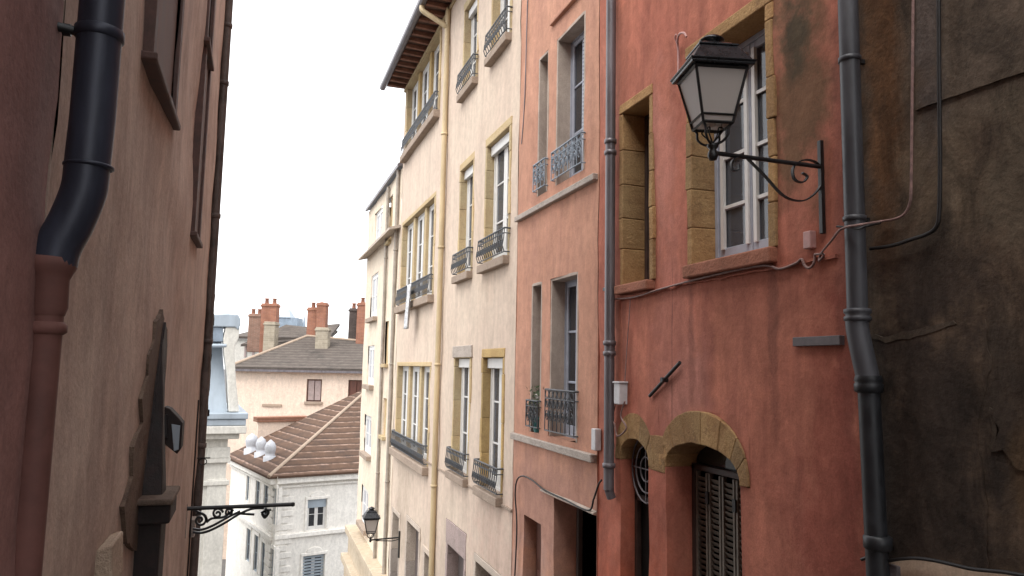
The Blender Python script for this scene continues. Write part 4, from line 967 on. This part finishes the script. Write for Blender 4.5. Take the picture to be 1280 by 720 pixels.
# ================================================================== DOWN THE HILL
def FF(px, depth_y, e): # frame through the point seen at (px, horizon) at distance depth_y
    q = hity(px, 455, depth_y); return Frame((q.x, q.y, 0), (e[0], e[1], 0), (e[1], -e[0], 0))
# white building with red-brown roof
WB = FF(351, 42, (.968, .25)); ZW = WB.hit(352, 594)[1]
WL = Frame(WB.o, (-.25, .968, 0), (-.968, -.25, 0)); L9 = 9.6
wt = thing('white_building', WB.W(5, -14, -5), 'white building with quoined corner and red-brown hipped roof at the bottom of the street', 'building')
class Sub(House):
    def __init__(h, F, s0, s1, z0, z1, mat, root): h.F, h.s0, h.s1, h.z0, h.z1, h.mat, h.amp, h.sub, h.e, h.holes, h.arches = F, s0, s1, z0, z1, mat, .0, 2.0, root, [], []
    def wall(h, depth=.3):
        h.deep = .5; F = h.F; S = [h.s0, h.s1] + [x for a in h.holes for x in a[:2]]; Zs = [h.z0, h.z1] + [x for a in h.holes for x in a[2:]]
        S = cuts(S, 99); Zs = cuts(Zs, 99); m = MB()
        for a, b in zip(S, S[1:]):
            for c, d in zip(Zs, Zs[1:]):
                x, y = (a + b) / 2, (c + d) / 2
                if any(p < x < q and r < y < t_ for p, q, r, t_ in h.holes): continue
                m.add([F.W(a, c), F.W(b, c), F.W(b, d), F.W(a, d)], [(0, 1, 2, 3)])
        for p, q, r, t_ in h.holes:
            c1 = [F.W(p, r), F.W(q, r), F.W(q, t_), F.W(p, t_)]; c2 = [v - F.n * depth for v in c1]
            m.add(c1 + c2, [(i, (i + 1) % 4, (i + 1) % 4 + 4, i + 4) for i in range(4)] )
        w = m.build('wall', h.mat, h.e, weld=True)
        i = MB(); i.box(F, h.s0 + .1, h.s1 - .1, h.z0, h.z1 - .1, -.9, -.6); i.build('interior', M['void'], h.e); return w
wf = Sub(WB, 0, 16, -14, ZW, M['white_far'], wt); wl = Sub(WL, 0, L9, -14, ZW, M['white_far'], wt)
for sp, sh in (((384, 408, (396, 624), (396, 662)), 0), ((378, 405, (391, 694), (391, 738)), 1)):
    a = O(WB, *sp)
    for dx in (0, 3.6, 7.2):
        b = (a[0] + dx, a[1] + dx, a[2], a[3]); wf.holes.append(b)
        w = casement(WB, *b, -.15, 2, M['white_paint'], wt, glass='glass_dark', st=.09)
        m = MB(); q = .14
        m.box(WB, b[0] - q, b[0] - .003, b[2], b[3], -.02, .05); m.box(WB, b[1] + .003, b[1] + q, b[2], b[3], -.02, .05); m.box(WB, b[0] - q, b[1] + q, b[3] + .003, b[3] + .16, -.02, .07)
        P = [WB.W((b[0] + b[1]) / 2 + .45 * math.cos(k * math.pi / 8), b[3] + .16 + .28 * math.sin(k * math.pi / 8), .06) for k in range(9)]; m.prism(P, WB.n * -.07)
        m.build('surround', M['white_far'], w, bevel=.015, seg=1)
        if not sh:
            m = MB(); m.box(WB, b[0] + .02, b[1] - .02, b[3] - .45, b[3] - .02, -.12, -.08); m.build('awning_blind', M['zinc_far'], w)
        else:
            m = MB(); z = b[2] + .1
            while z < b[3] - .05: m.box(WB, b[0] + .03, b[1] - .03, z, z + .10, -.12, -.08); z += .16
            m.build('slatted_shutter', M['zinc_far'], w)
for (pl_, pr_, y0, y1) in ((308.5, 312, 583, 627), (320, 325, 592, 636), (330, 335.5, 600, 647), (340, 345, 609, 656), (308, 313, 660, 703), (317.5, 322.5, 668, 716), (326.5, 331, 677, 728), (336, 341.5, 684, 738)):
    a = O(WL, pl_, pr_, ((pl_ + pr_) / 2, y0), ((pl_ + pr_) / 2, y1)); wl.holes.append(a)
    w = casement(WL, *a, -.07, 2, M['zinc_far'], wt, glass='glass_dark', st=.03)
    m = MB(); m.box(WL, a[0] - .16, a[0] - .01, a[2], a[3], -.02, .03); m.box(WL, a[1] + .01, a[1] + .16, a[2], a[3], -.02, .03); m.box(WL, a[0] - .2, a[1] + .2, a[3] + .01, a[3] + .2, -.02, .06); m.build('surround', M['white_far'], w)
for n_, fr2, ln_ in (('f', WB, 16), ('l', WL, L9)):
    for z_, h_, o_ in ((ZW, .42, .32), (ZW - .55, .12, .12), (WB.hit(400, 663)[1], .22, .16)):
        if fr2 is WL: a_, b_ = .0, ln_
        else: a_, b_ = -o_, ln_
        m = MB(); m.box(fr2, a_ + .002, b_, z_ - h_, z_, -.02, o_); m.build('cornice', M['white_far'], wt, bevel=.02, seg=1)
z = ZW - .8; k = 0
while z > -13.5:
    w_ = .75 if k % 2 else .5
    m = MB(); m.box(WB, -.06, w_ + .3, z - .28, z, -.02, .06); m.box(WL, .0, 1.5 - w_, z - .28, z, -.02, .06); m.build('quoin', M['white_far'], wt, bevel=.01, seg=1); z -= .36; k += 1
wf.wall(); wl.wall()
# roof
e1, e2 = WB.e, WL.e; c0 = WB.W(0, ZW + .02, 0) - e1 * .45 - e2 * .45; RI = .46
def rpnt(a, b, z): return c0 + e1 * a + e2 * b + ZUP * z
m = MB(); T = 10.0; hh = T * RI
A_, B_, C_, D_, E_ = rpnt(0, 0, 0), rpnt(0, T, 0), rpnt(T, T, hh), rpnt(17, 0, 0), rpnt(17, T, hh)
for f in ((A_, B_, C_), (A_, C_, E_, D_)):
    m.prism(list(f), ZUP * -.12)
rf = m.build('roof', M['tile_red'], wt)
m = MB(); m.tube([A_ + ZUP * .02, C_ + ZUP * .02], .10, 6); m.build('hip_ridge', M['sill_pink'], rf)
m = MB(); Fb = Frame(rpnt(0, T + .02, 0) - ZUP * rpnt(0, T, 0).z, e1, -e2)
zt_ = Fb.hit(350, 527)[1]; x1 = Fb.hit(386, 527)[0]; x0_ = Fb.hit(323, 527)[0]
m.box(Fb, x0_, 17, -12, ZW + .2, -.35, -.02); m.prism([Fb.W(x0_, ZW, -.02), Fb.W(x0_, zt_, -.02), Fb.W(x1, zt_, -.02), Fb.W(T, ZW + hh, -.02), Fb.W(T, ZW, -.02)], e2 * .3)
m.build('party_wall', M['beige_far'], wt)
m = MB(); m.box(Fb, x0_ - .1, x1, zt_, zt_ + .30, -.9, .1); m.build('coping', M['tile_local'], wt)
# curved zinc dormers
for (px, py, w2) in ((314, 568, .34), (325.5, 573, .28), (337, 578, .28)):
    s, z = WL.hit(px, py, -.6)
    m = MB(); m.lathe(WL.W(s, z - .4, -.6), [(w2 * 1.3, 0), (w2 * 1.3, .75), (w2 * .9, .78), (w2, .95), (w2 * 1.15, 1.25), (w2 * .85, 1.5), (w2 * .35, 1.62), (.04, 1.68)], 12); m.build('roof_vent', M['zinc_light'], rf)
# beige house behind with grey roof
E0 = (.946, -.324)
BH = FF(291, 58, E0); zE = BH.hit(300, 457)[1]; sR = BH.hit(470, 457)[0]; sA = BH.hit(284, 520)[0]
bt = thing('beige_town_house', BH.W(6, -16, -4), 'pale beige house with grey tiled roof behind the white building', 'building')
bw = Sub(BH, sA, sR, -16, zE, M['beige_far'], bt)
for sp, mt in (((383, 402, (392, 474), (392, 502)), 'brown_door'), ((435, 456, (445, 475), (445, 500)), 'brown_door'), ((287, 290.5, (289, 486), (289, 512)), 'grey_door')):
    a = O(BH, *sp); bw.holes.append(a); w = casement(BH, *a, -.2, 1, M[mt], bt, glass='glass_dark', st=.12)
    m = MB(); l, r = a[0] + .1, a[1] - .1
    m.box(BH, l, (l + r) / 2 - .03, a[2] + .1, a[3] - .1, -.16, -.12); m.box(BH, (l + r) / 2 + .03, r, a[2] + .1, a[3] - .1, -.16, -.12); m.build('shutter', M['mauve'] if mt == 'brown_door' and sp[0] == 383 else M[mt], w)
    sill(BH, a[0], a[1], a[2], w, 'sill_pink', over=.1, proj_=.12, th=.2)
a = O(BH, 328, 352, (340, 505), (340, 508)); m = MB(); m.box(BH, a[0], a[1], a[2], a[3], -.02, .1); m.build('ledge', M['sill_pink'], bt)
bw.wall()
m = MB(); m.box(BH, BH.hit(291, 460)[0], sR, zE - .35, zE - .1, -.02, .25); m.build('cornice', M['beige_far'], bt, bevel=.03)
rl_ = BH.hit(289, 450)[0]; zr0 = zE - .08
def bh(px, py, out): s, z = BH.hit(px, py, out); return BH.W(s, z, out)
P1, P2 = BH.W(rl_, zr0, .45), BH.W(sR, zr0, .45); P3, P4 = bh(384, 420, -5.5), bh(470, 428, -5.5); P5 = BH.W(rl_, zr0, -8)
m = MB(); m.prism([P1, P2, P4, P3], ZUP * -.15); m.prism([P1, P3, P5], ZUP * -.15)
br = m.build('roof', M['tile_grey'], bt)
m = MB(); m.tube([P1, P3, P4], .13, 6); m.build('roof_ridge', M['sill_pink'], br)
m = MB(); m.prism([P1 + ZUP * -.16, P2 + ZUP * -.16, P2 + ZUP * -.32, P1 + ZUP * -.32], BH.n * .14); m.build('gutter', M['zinc'], bt)
# chimneys: upright stacks standing on the roofs
def chimney(px0, px1, py0, py1, depth_out, mat, parent, d=.9, pots=0, cap='brick', name='chimney', F=BH):
    a = O(F, px0, px1, ((px0 + px1) / 2, py0), ((px0 + px1) / 2, py1), depth_out); m = MB()
    m.box(F, a[0], a[1], a[2], a[3], depth_out - d, depth_out); w = a[1] - a[0]
    m.box(F, a[0] - .06, a[1] + .06, a[3] - .28, a[3] - .12, depth_out - d - .06, depth_out + .06)
    c = m.build(name, M[mat], parent, bevel=.03, seg=1, jitter=.03)
    for k in range(pots):
        q = F.W(a[0] + w * (k + .5) / pots, a[3] - .02, depth_out - d / 2); m = MB(); m.lathe(q, [(.17, 0), (.14, .35), (.18, .38), (.18, .45), (.12, .45)], 10); m.build('chimney_pot', M['brick'], c)
    return c
chimney(325, 344.5, 379, 442, -5, 'brick', bt, .8, 2)
chimney(329, 343, 402, 444, -3.4, 'stonebrick', bt, 1.0, 0)
chimney(309.5, 325, 392, 440, -8.5, 'brick_dark', bt, .8, 2)
chimney(383.5, 395, 384, 425, -6.2, 'brick', bt, .8, 1)
c = chimney(395, 407, 378, 425, -6.0, 'brick', bt, .8, 0)
a = O(BH, 395, 407, (401, 374), (401, 380), -6.0); m = MB(); m.lathe(BH.W((a[0] + a[1]) / 2, a[2] - .25, -6.4), [(.36, 0), (.34, .2), (.24, .38), (.1, .45)], 12); m.build('chimney_cowl', M['brick'], c)
chimney(394, 410, 409, 438, -3.4, 'stonebrick', bt, .8, 0)
chimney(435.5, 445, 385, 428, -6.0, 'soot', bt, .8, 1)
chimney(445.5, 457, 378, 434, -5.0, 'brick', bt, .8, 1)
# low attic building behind, left
AT = FF(292, 74, E0); at = thing('attic_building', AT.W(2, -16, 0), 'off-white attic with low grey roof seen just left of the brick chimneys', 'building')
a = O(AT, 291, 330, (310, 424), (310, 480)); m = MB(); m.box(AT, a[0], a[1] + 6, -16, a[3], -6, 0); m.build('wall', M['grey_far'], at)
m = MB(); lo = [AT.W(a[0] - .3, a[3], .3), AT.W(a[1] + 6, a[3], .3), AT.W(a[1] + 6, a[3] + 1.6, -4), AT.W(a[0] - .3, a[3] + .6, -4)]; m.hexa(lo, [p + ZUP * .25 for p in lo]); m.build('roof', M['tile_grey'], at)
for px in (306, 316):
    b = O(AT, px, px + 2.2, (px, 428), (px, 446)); m = MB(); m.box(AT, b[0], b[1], b[2], b[3], -.02, .12); m.build('pilaster', M['mauve'], at)
b = O(AT, 344, 372, (358, 421), (358, 440)); m = MB(); lo = [AT.W(b[0] - 3, b[3] - 1, .6), AT.W(b[1] + 3, b[3] - .3, .6), AT.W(b[1] + 3, b[3] + .6, -3), AT.W(b[0], b[3] + 1.1, -3)]; m.hexa(lo, [p + ZUP * .2 for p in lo]); m.build('lean_to_roof', M['tile_grey'], at)
# church top with pyramid roof, farther
TW = FF(346, 120, E0); a = O(TW, 346, 371, (358, 397), (358, 430)); tt = thing('church_tower', TW.W((a[0] + a[1]) / 2, -16, -1.5), 'blue-grey church tower tip with pointed roof beyond the chimneys', 'church tower')
W_ = a[1] - a[0]; m = MB(); m.box(TW, a[0], a[1], -16, a[3], -W_, 0); m.build('tower_walls', M['slate_far'], tt)
tip = O(TW, 357, 358, (357, 384), (357, 400))[3]; cx = TW.W(a[0] + W_ * .42, tip, -W_ / 2)
m = MB(); b4 = [TW.W(a[0] - .2, a[3] + .01, .2), TW.W(a[1] - W_ * .35, a[3] + .01, .2), TW.W(a[1] - W_ * .35, a[3] + .01, -W_), TW.W(a[0] - .2, a[3] + .01, -W_)]; m.add(b4 + [cx], [(0, 1, 4), (1, 2, 4), (2, 3, 4), (3, 0, 4), (0, 3, 2, 1)]); m.build('spire', M['zinc_far'], tt)
q = TW.hit(377, 420); zt_ = TW.hit(377, 393)[1]; m = MB(); m.lathe(TW.W(q[0], -16, -1), [(.45, 0), (.42, zt_ + 13.5), (.2, zt_ + 14.5), (.04, zt_ + 16)], 8); m.build('pinnacle', M['slate_far'], tt)
# classical stone building at left
CB = FF(302, 36, (.997, .075)); ct = thing('classical_building', CB.W(-2, -14, -2), 'pale classical stone building with zinc-topped dormer beyond the left wall', 'building')
sr = CB.hit(282, 600)[0]; zc1 = CB.hit(290, 516)[1]
cw = Sub(CB, sr - 9, sr, -14, zc1 - .9, M['grey_far'], ct)
cw.wall()
m = MB(); m.box(CB, sr - 9, sr, -14, zc1 - .95, -8, -.95); m.build('side_wall', M['grey_far'], ct)
for (py0, py1, o_, mt) in ((515, 523, .0, 'zinc_far'), (523, 531, .0, 'zinc_far'), (531, 541, 0, 'grey_far'), (541, 548, 0, 'grey_far')):
    z1_, z0_ = CB.hit(290, py0)[1], CB.hit(290, py1)[1]; ex = {515: .75, 523: .68, 531: .72, 541: .45}[py0]
    m = MB(); m.box(CB, sr - 9, sr + ex, z0_ + .01, z1_, -8, ex); m.build('cornice', M[mt], ct, bevel=.04)
for py in (572, 600):
    z1_ = CB.hit(275, py)[1]; m = MB(); m.box(CB, sr - 9, sr + .15, z1_ - .22, z1_, -.02, .14); m.build('moulding', M['grey_far'], ct, bevel=.03)
m = MB(); m.box(CB, sr - .75, sr + .05, -14, zc1 - 2.9, -.02, .09); m.build('pilaster', M['grey_far'], ct, bevel=.02)
m = MB(); m.box(CB, sr - .85, sr + .12, zc1 - 2.0, zc1 - 1.5, -.02, .16); m.build('capital', M['grey_far'], ct, bevel=.05)
# mansard and dormer
def cp(px, py, out): s, z = CB.hit(px, py, out); return CB.W(s, z, out)
m = MB(); P = [CB.W(sr - 9, zc1, -.2), cp(284, 515, -.2), cp(276, 412, -1.4), CB.W(sr - 9, CB.hit(276, 412, -1.4)[1], -1.4)]; m.prism(P, CB.n * -4); m.build('mansard_roof', M['zinc_far'], ct)
m = MB(); m.prism([cp(x, y, .35) for x, y in ((279, 424), (282, 409), (300, 409), (298, 424), (294, 432), (293, 440), (295, 475), (299, 515), (286, 515), (284, 470), (280, 440))], CB.n * -1.6); m.build('dormer_scroll', M['grey_far'], ct, bevel=.05)
m = MB(); m.prism([cp(x, y, .42) for x, y in ((240, 398), (262, 393), (285, 392), (298, 393), (301, 399), (301, 405), (298, 413), (294, 409), (240, 408))], CB.n * -2.4); m.build('dormer_roof', M['zinc_far'], ct, bevel=.05)
m = MB(); m.prism([cp(x, y, .30) for x, y in ((240, 409), (279, 409), (279, 427), (240, 427))], CB.n * -1.3); m.build('dormer_front', M['slate_far'], ct, bevel=.03)
m = MB(); m.tube([cp(240, 432, .3), cp(283, 432, .3)], .09, 8); m.build('dormer_moulding', M['zinc_far'], ct)

# ================================================================== ground
def gz(y):
    if y < 0: return -1.62
    if y < 44: return -1.62 - .28 * y
    return -1.62 - .28 * 44
m = MB(); ys = [-120, -8, 0] + [2 * k for k in range(1, 23)] + [60, 120, 400, 1500]; ys = sorted(set(ys)); xs = [-1500, -100, -8, 0, 8, 100, 1500]
vs = [Vector((x, y, gz(y) - .02 - (0 if y < 44 else .0))) for y in ys for x in xs]
n = len(xs); m.add(vs, [(j * n + i, j * n + i + 1, (j + 1) * n + i + 1, (j + 1) * n + i) for j in range(len(ys) - 1) for i in range(n - 1)])
g = m.build('ground', M['asphalt']); g['kind'] = 'structure'
m = MB(); y = -7.0
m.add([Vector((XL, -7, -1.60)), Vector((XR, -7, -1.60)), Vector((XR, .4, -1.60)), Vector((XL, .4, -1.60))], [(0, 1, 2, 3)])
y = .4
while y < 34:
    z = gz(y + .55) + .06
    w0, w1 = (XL, XR) if y < 6.8 else (-6, XR)
    zb = z - .3
    m.add([Vector((w0, y, zb)), Vector((w1, y, zb)), Vector((w1, y + .55, zb)), Vector((w0, y + .55, zb)), Vector((w0, y, z)), Vector((w1, y, z)), Vector((w1, y + .55, z)), Vector((w0, y + .55, z))], [(0, 1, 5, 4), (1, 2, 6, 5), (2, 3, 7, 6), (3, 0, 4, 7), (4, 5, 6, 7)])
    y += .55
st = m.build('stair_street', M['paving']); st['kind'] = 'structure'
# ================================================================== light
w = bpy.data.worlds.new('World'); sc.world = w; w.use_nodes = True; nt = w.node_tree
sky = nt.nodes.new('ShaderNodeTexSky'); sky.sky_type = 'NISHITA'; sky.sun_disc = False
SUN_EL, SUN_AZ = R(55), R(-125)       # azimuth from +Y towards +X
sky.sun_elevation = SUN_EL; sky.sun_rotation = SUN_AZ; sky.air_density = 1.0; sky.dust_density = 1.5; sky.ozone_density = .6
hs = nt.nodes.new('ShaderNodeHueSaturation'); hs.inputs['Saturation'].default_value = .12
nt.links.new(sky.outputs[0], hs.inputs['Color']); cl_ = nt.nodes.new('ShaderNodeMix'); cl_.data_type = 'RGBA'; cl_.inputs[0].default_value = .7; cl_.inputs[7].default_value = (7.4, 7.5, 7.7, 1)   # even cloud cover
nt.links.new(hs.outputs[0], cl_.inputs[6]); nt.links.new(cl_.outputs[2], nt.nodes['Background'].inputs[0]); nt.nodes['Background'].inputs[1].default_value = .15
sl = bpy.data.lights.new('sun', 'SUN'); sl.energy = 1.2; sl.angle = R(40); sl.color = (1, .96, .9)
so = bpy.data.objects.new('sun', sl); C.objects.link(so)
d = Vector((math.sin(SUN_AZ) * math.cos(SUN_EL), math.cos(SUN_AZ) * math.cos(SUN_EL), math.sin(SUN_EL)))
so.rotation_euler = (-d).to_track_quat('-Z', 'Y').to_euler(); so.location = (0, 10, 30)
vs_ = sc.view_settings; sc.display_settings.display_device = 'sRGB'; vs_.view_transform = 'Standard'; vs_.look = 'None'; vs_.gamma = 1; vs_.exposure = 1.25; vs_.use_curve_mapping = False
sc.cycles.max_bounces = 8; sc.cycles.diffuse_bounces = 6; sc.cycles.transparent_max_bounces = 12
sc.cycles.use_denoising = True
